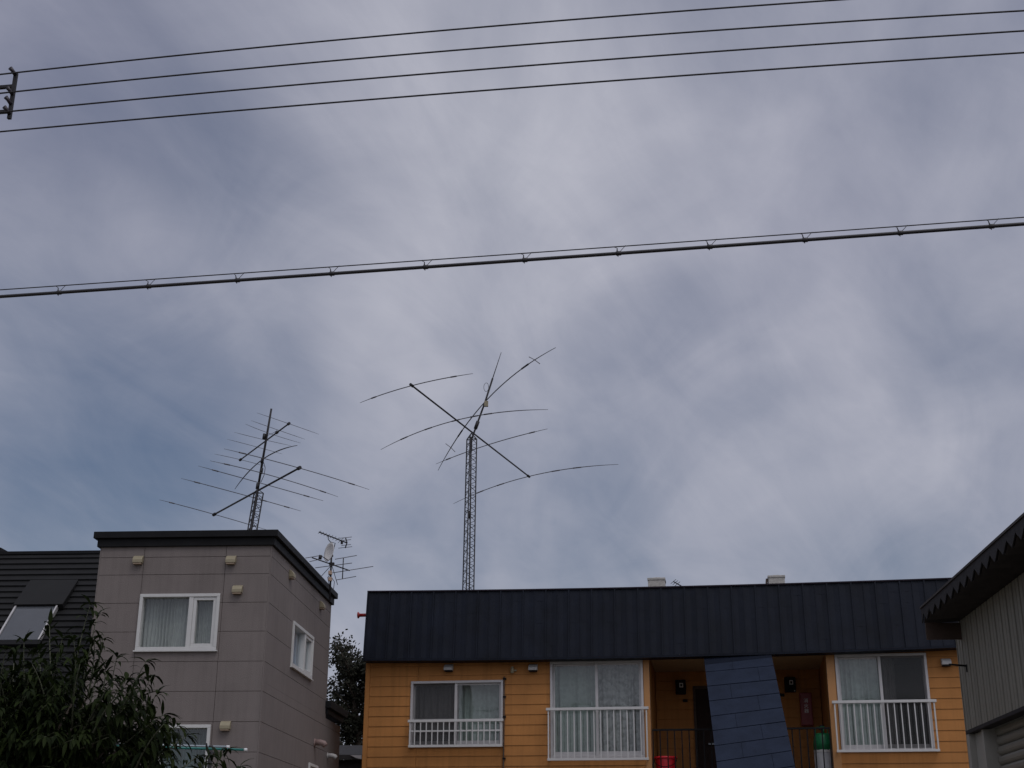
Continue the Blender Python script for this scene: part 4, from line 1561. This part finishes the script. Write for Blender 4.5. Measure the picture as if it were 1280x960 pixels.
# lowest, biggest beam
zA = at_y(322, 607, YL).z
ya = thing('yagi_antenna', 'largest beam aerial with five long rods low on the leaning mast', 'radio antenna', at_y(322, 607, YL), 0, 'beam aerials on the leaning mast')
mb = MB()
b0, b1 = at_z(268, 643, zA), at_z(374, 585, zA)
mb.tube([b0, b0.lerp(b1, 0.5), b1], 0.033, 8)
for p in (b0, b1):
    mb.tube([p - (b1 - b0).normalized() * 0.09, p + (b1 - b0).normalized() * 0.07], 0.062, 8)
mb.build('boom', 'steel_dark', ya)
for cpx, lpx, rpx, tk in (((268, 643), (199.4, 624.7), (334, 662.5), (-0.78, 0.72)),
                          ((304, 618.5), (226.6, 598), (376, 638.8), (-0.75, 0.75, 0.35)),
                          ((328, 604.5), (248, 582.5), (404, 626), (-0.74, 0.72)),
                          ((343.4, 595.7), (262.6, 576), (422.5, 621), (-0.74, 0.76)),
                          ((374, 585), (280, 561), (461.6, 612), (-0.76, 0.74))):
    c3, e1, e2 = fit_element(cpx, lpx, rpx, zA, 0.6)
    element(c3, e1, e2, 0.0145, ya, tk)
# upper beam with six thin rods
zC = at_y(330, 545.5, YL).z
yc = thing('yagi_antenna', 'small beam aerial with six thin rods, topmost on the leaning mast', 'radio antenna', at_y(330, 545.5, YL), 0, 'beam aerials on the leaning mast')
b0, b1 = at_z(300.7, 574.6, zC), at_z(361, 529.6, zC)
mb = MB()
mb.tube([b0, b0.lerp(b1, 0.5), b1], 0.025, 8)
for p in (b0, b1, b0.lerp(b1, 0.77)):
    mb.tube([p - (b1 - b0).normalized() * 0.07, p + (b1 - b0).normalized() * 0.05], 0.050, 8)
mb.build('boom', 'steel_dark', yc)
for cpx, lpx, rpx in (((361, 529.6), (321, 516), (398.5, 542.8)), ((347.5, 537.5), (314, 525.7), (381, 549)),
                      ((339, 542.5), (306.7, 530), (376, 553.8)), ((327.5, 549), (292.5, 540.2), (363.5, 557)),
                      ((318.5, 558), (284, 549), (353, 567.5)), ((300.7, 574.6), (268, 567.5), (332, 583))):
    c3, e1, e2 = fit_element(cpx, lpx, rpx, zC, 0.4)
    element(c3, e1, e2, 0.009, yc)
# curved dipole between the two beams
zM = at_y(328, 574.5, YL).z
ym = thing('dipole_antenna', 'single curved dipole between the two beam aerials of the leaning mast', 'radio antenna', at_y(328, 574.5, YL))
c3 = at_z(328, 574.5, zM)
e1, e2 = at_z(293.5, 611.6, zM - 0.75), at_z(371.5, 556.8, zM - 0.55)
element(c3, e1, e2, 0.020, ym, (), name='arm', material='steel_dark')

# ------------------------------------------------------------------ TV aerials and dish on the grey house
YV = CAM.y + (ray(414, 733) * 24.3).y
pv0, pv1 = at_y(413, 735, YV), at_y(415.8, 690, YV)
mx_ = pv0.x
mast_t = thing('antenna_mast', 'thin mast behind the house cornice carrying a dish and television aerials', 'mast', V((mx_, YV, 6.3)))
mb = MB()
mb.tube([V((mx_, YV, 6.3)), V((pv1.x - 0.02, YV, pv1.z + 0.02))], 0.017, 8)
mb.build('pole', 'steel_dark', mast_t)
for y_ in (716, 724):
    p = at_y(413, y_, YV - 0.04)
    mb = MB()
    mb.box(Plane(p, 0), -0.035, 0.03, p.z - 0.035, p.z + 0.035, -0.03, 0.03)
    mb.build('mixer_box', 'mixer_orange', mast_t, 0.006)
mb = MB()
mb.tube([at_y(414, 716, YV - 0.05), at_y(409.5, 722, YV - 0.08), at_y(411, 729, YV - 0.05), at_y(412.5, 737, YV)], 0.006, 5)
mb.tube([at_y(414.5, 722, YV - 0.05), at_y(418, 727, YV - 0.08), at_y(417, 736, YV)], 0.006, 5)
for xx in (404, 422):
    mb.tube([at_y(414.6, 706, YV), at_y(xx - 4 if xx < 414 else xx, 722 if xx < 414 else 731, YV + 0.3)], 0.006, 5)
mb.build('guy_wire', 'wire_black', mast_t)
# dish
dc = at_y(411.3, 690, YV - 0.12)
dn = V((-0.76, -0.64, 0.12)).normalized()
e1_ = dn.cross(V((0, 0, 1))).normalized()
e2_ = e1_.cross(dn).normalized()
dish = thing('satellite_dish', 'white oval satellite dish seen almost edge on above the grey house', 'satellite dish', dc)
mb = MB()
vs, fs = [dc - dn * 0.045], []
nr, na = 5, 32
for i in range(1, nr + 1):
    rr_ = i / nr
    for k in range(na):
        a_ = 2 * math.pi * k / na
        vs.append(dc + e1_ * (0.155 * rr_ * math.cos(a_)) + e2_ * (0.178 * rr_ * math.sin(a_)) + dn * (0.045 * (rr_ * rr_ - 1)))
for k in range(na):
    fs.append((0, 1 + k, 1 + (k + 1) % na))
for i in range(nr - 1):
    for k in range(na):
        fs.append((1 + i * na + k, 1 + (i + 1) * na + k, 1 + (i + 1) * na + (k + 1) % na, 1 + i * na + (k + 1) % na))
mb.add(vs, fs, True)
ds = mb.build('reflector', 'dish_white', dish)
so = ds.modifiers.new('thickness', 'SOLIDIFY')
so.thickness = 0.008
mb = MB()
lnb = at_y(400, 696.5, YV - 0.42)
mb.tube([dc - e2_ * 0.15, dc - e2_ * 0.12 + dn * 0.12, lnb], 0.008, 6)
mb.build('feed_arm', 'steel_grey', dish)
mb = MB()
mb.tube([lnb + V((0, 0, -0.035)), lnb + V((0.01, 0, 0.035))], 0.03, 10)
mb.build('feed_horn', 'steel_dark', dish)
mb = MB()
mb.tube([dc - dn * 0.05, V((pv1.x, YV, dc.z - 0.05))], 0.018, 8)
mb.build('mount', 'steel_dark', dish)
# UHF aerial
uh_ = thing('television_aerial', 'small television aerial with a cross reflector above the satellite dish', 'television aerial', at_y(413, 676, YV))
u0_, u1_ = at_y(398.8, 665, YV - 0.25), at_y(433.5, 678.5, YV + 0.15)
mb = MB()
mb.tube([u0_, u1_], 0.012, 7)
mb.build('boom', 'steel_dark', uh_)
mb = MB()
mb.tube([at_y(410.3, 670, YV - 0.1), at_y(410.3, 674, YV - 0.1), at_y(413, 677.5, YV - 0.05), at_y(419, 679, YV - 0.02), pv1 + V((0, 0, -0.02))], 0.008, 6)
mb.build('bracket', 'steel_dark', uh_)
ud = V((0.45, -0.82, 0.12)).normalized()
for t, l in ((0.02, 0.07), (0.12, 0.07), (0.22, 0.07), (0.33, 0.08), (0.44, 0.08), (0.55, 0.08), (0.66, 0.09), (0.78, 0.13)):
    p = u0_.lerp(u1_, t)
    mb = MB()
    mb.tube([p - ud * l, p + ud * l], 0.0045, 5)
    mb.build('element', 'element_alu', uh_)
mb = MB()
r0 = [at_y(432, 672.5, YV + 0.15), at_y(433.8, 678.5, YV + 0.18), at_y(431.6, 684.8, YV + 0.15)]
mb.tube(r0, 0.012, 6)
for p, l in ((r0[0], 0.12), (r0[0].lerp(r0[1], 0.5), 0.09), (r0[1].lerp(r0[2], 0.5), 0.09), (r0[2], 0.13)):
    mb.tube([p - V((0.8, 0.3, -0.28 + 0.4)).normalized() * l, p + V((0.8, 0.3, 0.22)).normalized() * l], 0.005, 5)
mb.build('reflector', 'steel_dark', uh_)
mb = MB()
p = at_y(427.3, 678, YV + 0.08)
mb.box(Plane(p, 0), -0.02, 0.02, p.z - 0.03, p.z + 0.02, -0.02, 0.02)
mb.build('junction_box', 'steel_dark', uh_)
# VHF aerial lower down
vh = thing('television_aerial', 'wide television aerial with long rods across the thin mast, below the dish', 'television aerial', at_y(414.5, 706, YV))
c0, c1 = at_y(390, 697, YV - 0.25), at_y(437, 713.2, YV + 0.3)
mb = MB()
mb.tube([c0, c1], 0.011, 7)
mb.build('boom', 'steel_dark', vh)
p = at_y(414.8, 705.5, YV)
mb = MB()
mb.box(Plane(p, 0), -0.045, 0.045, p.z - 0.02, p.z + 0.03, -0.035, 0.035)
mb.build('clamp', 'steel_dark', vh)
for (xa, ya_, xb, yb_, Y) in ((382, 697.5, 400, 694.5, YV - 0.25), (387, 702, 396, 700, YV - 0.2), (394, 709.8, 440, 703.8, YV), (413, 716.5, 466.5, 708, YV + 0.3), (419, 699, 446, 694.3, YV + 0.2), (420, 725, 445, 720.5, YV + 0.2)):
    mb = MB()
    mb.tube([at_y(xa, ya_, Y - 0.15), at_y(xb, yb_, Y + 0.15)], 0.0065, 6)
    mb.build('element', 'element_alu', vh)
mb = MB()
mb.tube([at_y(429.3, 697, YV + 0.22), at_y(428, 724, YV + 0.22)], 0.010, 6)
mb.build('cross_bar', 'steel_dark', vh)

# ------------------------------------------------------------------ laundry poles in the yard
YP = 13.2
for (xa, ya_, xb, yb_, dy, m_, lab) in ((214, 934.5, 305, 937.2, 0.0, 'teal_plastic', 'teal laundry pole with a white tip in front of the lower window'),
                                        (214, 931.8, 283, 933.6, 0.22, 'steel_pole', 'steel laundry pole just above and behind the teal one')):
    a_, b2 = at_y(xa, ya_, YP + dy), at_y(xb, yb_, YP + dy)
    a_ = b2 + (a_ - b2).normalized() * 1.9
    lp_ = thing('laundry_pole', lab, 'laundry pole', a_)
    mb = MB()
    mb.tube([a_, b2], 0.0115, 10)
    mb.build('pole', m_, lp_)
    mb = MB()
    mb.tube([b2 + (b2 - a_).normalized() * 0.001, b2 + (b2 - a_).normalized() * 0.03], 0.015, 10)
    mb.build('end_cap', 'paint_white', lp_)
stand = at_y(263.5, 936, YP + 0.11)
ls = thing('laundry_stand', 'dark post holding the laundry poles beside the tree', 'laundry stand', V((stand.x, YP + 0.11, 0)))
mb = MB()
mb.tube([V((stand.x, YP + 0.11, 0)), V((stand.x, YP + 0.11, stand.z + 0.03))], 0.02, 10)
mb.build('post', 'steel_dark', ls)
mb = MB()
mb.tube([V((stand.x, YP - 0.1, stand.z + 0.03)), V((stand.x, YP - 0.06, stand.z - 0.03)), V((stand.x, YP + 0.11, stand.z - 0.035)), V((stand.x, YP + 0.28, stand.z - 0.03)), V((stand.x, YP + 0.32, stand.z + 0.03))], 0.010, 6)
mb.build('hook', 'steel_dark', ls)

# ------------------------------------------------------------------ trees
def leaf(mb, base, d, up_, ln, wd, droop, fold=0.25):
    """lanceolate leaf folded on its midrib, bending downwards"""
    d = d.normalized()
    side = d.cross(up_)
    if side.length < 1e-3:
        side = d.orthogonal()
    side.normalize()
    nn = side.cross(d).normalized()
    prof = [(0.0, 0.03), (0.16, 0.62), (0.40, 1.0), (0.68, 0.72), (0.88, 0.30), (1.0, 0.0)]
    p = V(base)
    dd = d.copy()
    vs, fs = [], []
    last = 0.0
    for t, w in prof:
        p = p + dd * ((t - last) * ln)
        last = t
        sd = side * (wd * 0.5 * w)
        lift = nn * (wd * 0.5 * w * fold)
        vs += [p - sd + lift, p, p + sd + lift]
        dd = (dd + V((0, 0, -1)) * droop * 0.62).normalized()
        nn = side.cross(dd).normalized()
    n_ = len(prof)
    for i in range(n_ - 1):
        a_ = 3 * i
        fs += [(a_, a_ + 1, a_ + 4, a_ + 3), (a_ + 1, a_ + 2, a_ + 5, a_ + 4)]
    mb.add(vs, fs, True)


rnd = random.Random(21)
YTREE = 9.0
tree = thing('peach_tree', 'dark green leafy peach tree with long drooping leaves at the lower left', 'tree', V((-3.35, YTREE, 0)))
wood = MB()
twigs = MB()
leaves = MB()
root_p = V((-3.35, YTREE, 0))
fork = V((-3.30, YTREE, 1.45))
wood.tube([root_p, V((-3.37, YTREE, 0.7)), fork], 0.085, 10, 0.06)
ctr = V((-3.28, YTREE, 2.36))


def shoot(p0, p1, nl, ll, sway=0.10, leaf_from=0.15, lw=0.26):
    d = p1 - p0
    mid = p0.lerp(p1, 0.5) + V((rnd.uniform(-1, 1), rnd.uniform(-1, 1), 0.6)) * d.length * sway
    pts_ = [p0.lerp(mid, t).lerp(mid.lerp(p1, t), t) for t in [i / 8 for i in range(9)]]
    twigs.tube(pts_, 0.0075, 5, 0.0022)
    for i in range(nl):
        t = leaf_from + (1.0 - leaf_from) * (i + rnd.random() * 0.5) / nl
        t = min(t, 0.999)
        k_ = min(int(t * 8), 7)
        bp = pts_[k_].lerp(pts_[k_ + 1], t * 8 - k_)
        tang = (pts_[k_ + 1] - pts_[k_]).normalized()
        ang = i * 2.4 + rnd.uniform(-0.5, 0.5)
        o1 = tang.orthogonal().normalized()
        o2 = tang.cross(o1)
        outw = (o1 * math.cos(ang) + o2 * math.sin(ang))
        ld = (tang * rnd.uniform(0.3, 0.8) + outw * rnd.uniform(0.6, 1.0) + V((0, 0, 0.05))).normalized()
        L = ll * rnd.uniform(0.55, 1.15) * (0.75 + 0.25 * math.sin(math.pi * min(1, t + 0.1)))
        leaf(leaves, bp, ld, V((0, 0, 1)), L, L * lw * rnd.uniform(0.8, 1.15), rnd.uniform(0.1, 1.15), rnd.uniform(0.15, 0.45))
    # tip tuft
    for i in range(5):
        ld = ((pts_[8] - pts_[7]).normalized() + V((rnd.uniform(-.8, .8), rnd.uniform(-.8, .8), rnd.uniform(-.5, .2)))).normalized()
        leaf(leaves, pts_[8], ld, V((0, 0, 1)), ll * rnd.uniform(0.45, 0.8), ll * 0.2, rnd.uniform(0.3, 0.9))


# outer shoots: base and tip as seen, at their own distances
OUT = [((85, 905), (113, 756), 0.05, 18), ((95, 890), (121, 770), 0.15, 12), ((70, 910), (62, 782), 0.3, 15), ((35, 905), (30, 803), -0.2, 14), ((100, 920), (140, 850), -0.25, 13),
       ((120, 935), (146, 822), 0.1, 13), ((128, 925), (182, 828), -0.05, 15), ((140, 930), (196, 868), 0.15, 13), ((150, 935), (205, 893), -0.2, 12),
       ((165, 950), (222, 908), 0.1, 11), ((180, 965), (232, 920), 0.25, 10), ((140, 905), (172, 850), -0.4, 11), ((90, 880), (92, 800), -0.3, 12),
       ((10, 890), (-15, 800), 0.1, 14), ((50, 890), (48, 812), 0.5, 12), ((110, 890), (128, 800), 0.45, 10), ((60, 870), (78, 798), -0.1, 11),
       ((255, 985), (283, 938), 0.15, 9), ((240, 985), (262, 945), -0.1, 9), ((268, 990), (300, 958), 0.05, 8), ((205, 985), (248, 945), 0.3, 9),
       ((0, 880), (8, 812), -0.3, 11), ((150, 900), (160, 868), 0.5, 9), ((175, 930), (186, 888), 0.4, 9),
       ((20, 880), (20, 815), 0.4, 13), ((60, 900), (40, 830), -0.4, 13), ((90, 910), (100, 830), -0.5, 13), ((110, 930), (158, 850), -0.5, 14), ((130, 940), (176, 872), -0.3, 13), ((120, 890), (132, 838), 0.0, 12), ((150, 950), (214, 915), 0.0, 12), ((170, 960), (205, 905), -0.4, 12), ((30, 870), (70, 826), 0.0, 12), ((110, 870), (118, 800), 0.2, 12), ((150, 920), (190, 845), 0.35, 12)]
for b_, t_, dy, nl in OUT:
    p0, p1 = at_y(*b_, YTREE + dy * 0.7), at_y(*t_, YTREE + dy)
    shoot(p0, p1, int(nl * 1.7), 0.165, lw=0.215)
    wood.tube([fork, fork.lerp(p0, 0.5) + V((0, 0, 0.10)), p0], 0.022, 6, 0.007)
# the mass of the crown
for i in range(90):      # fuller on the side towards the house
    xb = rnd.uniform(60, 215)
    top = 835 + max(0, xb - 90) * 0.62
    yt = rnd.uniform(top, 965)
    dy = rnd.uniform(-0.45, 0.55)
    p1 = at_y(xb, yt, YTREE + dy)
    p0 = at_y(xb - rnd.uniform(15, 50), yt + rnd.uniform(20, 55), YTREE + dy * 0.6)
    shoot(p0, p1, rnd.randint(11, 15), 0.14)
n_s = 0
while n_s < 640:
    v = V((rnd.gauss(0, 1), rnd.gauss(0, 1), rnd.gauss(0, 1))).normalized()
    r_ = rnd.uniform(0.35, 1.0) ** 0.6 * (1.0 + 0.16 * noise.noise(v * 2.6 + V((4.2, 0, 0))))
    p1 = ctr + V((v.x * 0.95 * r_, v.y * 0.85 * r_, v.z * 0.60 * r_))
    if p1.z < 1.75 or (p1.x - ctr.x > 0.2 and p1.z > 3.12 - 0.80 * (p1.x - ctr.x)):
        continue
    lim = 0.06 * noise.noise(p1 * 2.3)
    p0 = ctr.lerp(p1, 0.55) + V((rnd.uniform(-.08, .08), rnd.uniform(-.08, .08), -0.06))
    shoot(p0, p1, rnd.randint(12, 17), 0.135)
    n_s += 1
for i in range(14):
    a_ = 2 * math.pi * i / 14
    e = ctr + V((0.5 * math.cos(a_), 0.45 * math.sin(a_), rnd.uniform(-0.1, 0.3)))
    wood.tube([fork, fork.lerp(e, 0.5) + V((0, 0, 0.1)), e], 0.03, 7, 0.01)
tr_o = wood.build('trunk', 'bark', tree)
twigs.build('twigs', 'twig_green', tree)
leaves.build('foliage', 'peach_leaf', tree)

# lacy tree in the gap between the two buildings
rnd = random.Random(5)
YF = 37.0
ftree = thing('background_tree', 'lacy dark tree in the gap between grey house and ochre building', 'tree', V((at_y(452, 940, YF).x, YF, 0)))
fw_ = MB()
fl = MB()
fb = V((at_y(452, 940, YF).x, YF, 0))
fx = lambda x, y, dy=0.0: at_y(x, y, YF + dy)
fw_.tube([fb, fx(450, 960), fx(446, 905), fx(440, 850)], 0.16, 8, 0.05)
limbs = []
for i in range(110):
    yb_ = rnd.uniform(840, 960)
    p0 = fx(447 + rnd.uniform(-2, 2), yb_)
    side = rnd.choice((-1, 1))
    reach = rnd.uniform(12, 46) * (0.75 + 0.25 * (yb_ - 800) / 150)
    xt = 447 + side * reach
    yt = yb_ - rnd.uniform(8, 52)
    top_lim = 797 + 0.020 * (xt - 432) ** 2 if xt > 432 else 797 + 0.012 * (432 - xt) ** 2
    if yt < top_lim:
        yt = top_lim + rnd.uniform(0, 10)
    limbs.append((p0, fx(xt, yt, rnd.uniform(-1.2, 1.2))))
for tip in ((420, 797), (433, 797), (428, 805), (441, 806), (447, 815), (455, 822), (415, 808), (412, 820)):
    limbs.append((fx(438, 860), fx(*tip, rnd.uniform(-0.6, 0.6))))
for p0, p1 in limbs:
    mid = p0.lerp(p1, 0.5) + V((0, 0, 0.12))
    pts_ = [p0.lerp(mid, t).lerp(mid.lerp(p1, t), t) for t in [i / 6 for i in range(7)]]
    fw_.tube(pts_, 0.022, 5, 0.006)
    for t in [0.25 + 0.75 * i / 19 for i in range(20)]:
        k_ = min(int(t * 6), 5)
        bp = pts_[k_].lerp(pts_[k_ + 1], t * 6 - k_)
        for _ in range(4):
            c_ = bp + V((rnd.gauss(0, 0.11), rnd.gauss(0, 0.11), rnd.gauss(0, 0.09)))
            d = V((rnd.gauss(0, 1), rnd.gauss(0, 1), rnd.gauss(-0.2, 0.7))).normalized()
            L = rnd.uniform(0.07, 0.13)
            sd = d.orthogonal().normalized() * L * 0.33
            fl.add([c_, c_ + d * L * 0.5 + sd, c_ + d * L, c_ + d * L * 0.5 - sd], [(0, 1, 2, 3)])
fw_.build('trunk', 'bark', ftree)
fl.build('foliage', 'far_leaf', ftree)

# dark outbuilding low in the same gap
YB = 31.0
pa, pb_ = at_y(400, 943.5, YB), at_y(475, 943.0, YB)
out = thing('outbuilding', 'low dark outbuilding with a pale roof edge below the lacy tree', 'outbuilding', V(((pa.x + pb_.x) / 2, YB, 0)))
Po = Plane((0, YB, 0), 0)
mb = MB()
mb.box(Po, pa.x, pb_.x, 0, pa.z - 0.10, -3.0, -0.10)
mb.build('wall', 'timber_dark', out)
mb = MB()
mb.hexa([Po.pt(pa.x - 0.1, pa.z - 0.10, 0.06), Po.pt(pb_.x, pa.z - 0.10, 0.06), Po.pt(pb_.x, pa.z + 0.4, -3.2), Po.pt(pa.x - 0.1, pa.z + 0.4, -3.2),
         Po.pt(pa.x - 0.1, pa.z, 0.06), Po.pt(pb_.x, pa.z, 0.06), Po.pt(pb_.x, pa.z + 0.5, -3.2), Po.pt(pa.x - 0.1, pa.z + 0.5, -3.2)])
mb.build('roof', 'timber_dark', out)
pe = [at_y(x, y, YB - 0.07) for x, y in ((438, 944.0), (452, 944.0), (452, 949), (445, 947.5))]
mb = MB()
mb.prism(pe, V((0, 0, 0)), V((0, -0.02, 0)))
mb.build('roof_edge', 'pale_edge', out)

# ------------------------------------------------------------------ sky and light
SUN_EL = math.radians(56)
SUN_AZ = math.radians(150)        # measured clockwise from straight ahead (+Y): behind the viewer, to the right
sd = V((math.sin(SUN_AZ) * math.cos(SUN_EL), math.cos(SUN_AZ) * math.cos(SUN_EL), math.sin(SUN_EL)))
sun_d = bpy.data.lights.new('sun', 'SUN')
sun_d.energy = 0.52
sun_d.angle = math.radians(25)
sun_d.color = (1.0, 0.955, 0.90)
sun = bpy.data.objects.new('sun', sun_d)
COL.objects.link(sun)
sun.rotation_euler = sd.to_track_quat('Z', 'Y').to_euler()

w = bpy.data.worlds.new('World')
sc.world = w
w.use_nodes = True
nt = w.node_tree
N, L = nt.nodes, nt.links
for n in list(N):
    N.remove(n)
outp = N.new('ShaderNodeOutputWorld')
bg = N.new('ShaderNodeBackground')
bg.inputs['Strength'].default_value = 0.1
L.new(bg.outputs[0], outp.inputs[0])
sky_t = N.new('ShaderNodeTexSky')
sky_t.sky_type = 'NISHITA'
sky_t.sun_disc = False
sky_t.sun_elevation = SUN_EL
sky_t.sun_rotation = SUN_AZ
sky_t.air_density = 1.2
sky_t.dust_density = 2.0
tc = N.new('ShaderNodeTexCoord')
DIR = tc.outputs['Generated']


def vm(op, a, b=None):
    n = N.new('ShaderNodeVectorMath')
    n.operation = op
    for i, x in enumerate((a, b)):
        if x is None:
            continue
        if isinstance(x, (tuple, list, Vector)):
            n.inputs[i].default_value = tuple(x)
        else:
            L.new(x, n.inputs[i])
    return n


def mth(op, a, b=None, clamp=False):
    n = N.new('ShaderNodeMath')
    n.operation = op
    n.use_clamp = clamp
    for i, x in enumerate((a, b)):
        if x is None:
            continue
        if isinstance(x, (int, float)):
            n.inputs[i].default_value = x
        else:
            L.new(x, n.inputs[i])
    return n.outputs[0]


dn_ = vm('NORMALIZE', DIR).outputs[0]
sep = N.new('ShaderNodeSeparateXYZ')
L.new(dn_, sep.inputs[0])
zz = mth('ADD', mth('MAXIMUM', sep.outputs[2], 0.0), 0.42)
cmb = N.new('ShaderNodeCombineXYZ')
L.new(mth('DIVIDE', sep.outputs[0], zz), cmb.inputs[0])
L.new(mth('DIVIDE', sep.outputs[1], zz), cmb.inputs[1])
PL = cmb.outputs[0]               # the cloud deck seen as a flat layer overhead


def nz_node(scale, detail, rough, rotz, sx, sy, dist=0.0, off=(0, 0, 0)):
    m1_ = N.new('ShaderNodeMapping')
    m1_.inputs['Rotation'].default_value = (0, 0, math.radians(rotz))
    L.new(PL, m1_.inputs['Vector'])
    mp = N.new('ShaderNodeMapping')
    mp.inputs['Scale'].default_value = (sx, sy, 1)
    mp.inputs['Location'].default_value = off
    L.new(m1_.outputs[0], mp.inputs['Vector'])
    n = N.new('ShaderNodeTexNoise')
    n.inputs['Scale'].default_value = scale
    n.inputs['Detail'].default_value = detail
    n.inputs['Roughness'].default_value = rough
    n.inputs['Distortion'].default_value = dist
    L.new(mp.outputs[0], n.inputs['Vector'])
    return n.outputs['Fac']


n_big = nz_node(2.4, 4, 0.5, 20, 1.0, 0.75, 0.6, (3.1, 1.7, 0))
n_mid = nz_node(5.5, 7, 0.52, -20, 1.0, 0.7, 0.9, (0.3, 4.2, 0))
n_fine = nz_node(15.0, 6, 0.6, 55, 1.3, 0.6, 0.9, (1.3, 9.2, 0))
n_wisp = nz_node(5.5, 8, 0.58, 26, 1.6, 0.5, 1.4, (7.7, 0.4, 0))


def lobe(x, y, deg):
    """1 at the direction of the photo's (x, y), falling off over deg degrees"""
    d = ray(x, y).normalized()
    k = math.log(0.5) / math.log(math.cos(math.radians(deg)))
    dt = mth('MAXIMUM', vm('DOT_PRODUCT', dn_, d).outputs['Value'], 0.0)
    return mth('POWER', dt, k)


# how thick the cloud is
cover = mth('ADD', 0.66, 0.0)
for fac, amp in ((n_big, 0.60), (n_mid, 0.50), (n_wisp, 0.32), (n_fine, 0.10)):
    cover = mth('ADD', cover, mth('MULTIPLY', mth('SUBTRACT', fac, 0.5), amp))
for x, y, deg, amp in ((60, 520, 5.5, -0.32), (230, 600, 4.0, -0.26), (330, 480, 2.6, -0.14), (760, 600, 2.2, -0.20), (1180, 440, 2.6, -0.16), (1130, 690, 2.6, -0.30),
                       (30, 330, 4.5, -0.12), (280, 240, 3.0, -0.16), (120, 760, 4, -0.22), (520, 700, 4.5, -0.14), (760, 690, 4, -0.12), (950, 500, 2.0, -0.10), (700, 180, 9, 0.20), (1050, 330, 6, 0.16), (900, 640, 4, 0.0), (180, 300, 2.5, 0.16), (250, 100, 3.5, -0.10), (620, 230, 2.0, -0.08), (870, 380, 2.0, -0.05), (1000, 560, 3, -0.08), (1000, 700, 2.0, -0.10), (560, 330, 4, 0.12)):
    cover = mth('ADD', cover, mth('MULTIPLY', lobe(x, y, deg), amp))
cover = mth('MULTIPLY', cover, 1.0, True)
# how bright the cloud is
bright = mth('ADD', 0.56, 0.0)
for fac, amp in ((n_big, 0.28), (n_mid, 0.28), (n_wisp, 0.13), (n_fine, 0.07)):
    bright = mth('ADD', bright, mth('MULTIPLY', mth('SUBTRACT', fac, 0.5), amp))
for x, y, deg, amp in ((20, 20, 7, -0.22), (60, 130, 6, -0.14), (200, 60, 5, -0.05), (640, 130, 5, 0.16), (560, 400, 4.5, 0.12), (1240, 60, 4, -0.10), (1040, 240, 3.0, -0.12), (640, 300, 8, 0.06), (900, 370, 3, -0.04)):
    bright = mth('ADD', bright, mth('MULTIPLY', lobe(x, y, deg), amp))
sdot = mth('MAXIMUM', vm('DOT_PRODUCT', dn_, sd).outputs['Value'], 0.0)
bright = mth('ADD', bright, mth('MULTIPLY', mth('POWER', sdot, 3.0), 0.9))      # thinner, brighter cloud round the veiled sun
ramp = N.new('ShaderNodeValToRGB')
e = ramp.color_ramp.elements
e[0].position, e[0].color = 0.0, (2.05, 2.15, 3.05, 1)
e[1].position, e[1].color = 1.0, (5.75, 5.78, 6.4, 1)
el_ = e.new(0.5)
el_.color = (3.92, 3.99, 4.80, 1)
L.new(mth('MULTIPLY', bright, 1.0, True), ramp.inputs['Fac'])
extra = mth('ADD', 1.0, mth('MULTIPLY', mth('POWER', sdot, 3.0), 1.2))
cloud = vm('SCALE', ramp.outputs['Color'])
L.new(extra, cloud.inputs['Scale'])
blue = vm('MULTIPLY', sky_t.outputs['Color'], (0.445, 0.465, 0.535))
mixn = N.new('ShaderNodeMixRGB')
L.new(cover, mixn.inputs['Fac'])
L.new(blue.outputs[0], mixn.inputs['Color1'])
L.new(cloud.outputs[0], mixn.inputs['Color2'])
L.new(mixn.outputs['Color'], bg.inputs['Color'])

vs_ = sc.view_settings
vs_.view_transform = 'Standard'
vs_.look = 'None'
vs_.exposure = 0.0
vs_.gamma = 1.0
vs_.use_curve_mapping = False
sc.cycles.max_bounces = 8
sc.cycles.transparent_max_bounces = 12
sc.cycles.use_denoising = True
sc.render.resolution_x, sc.render.resolution_y = 1024, 768
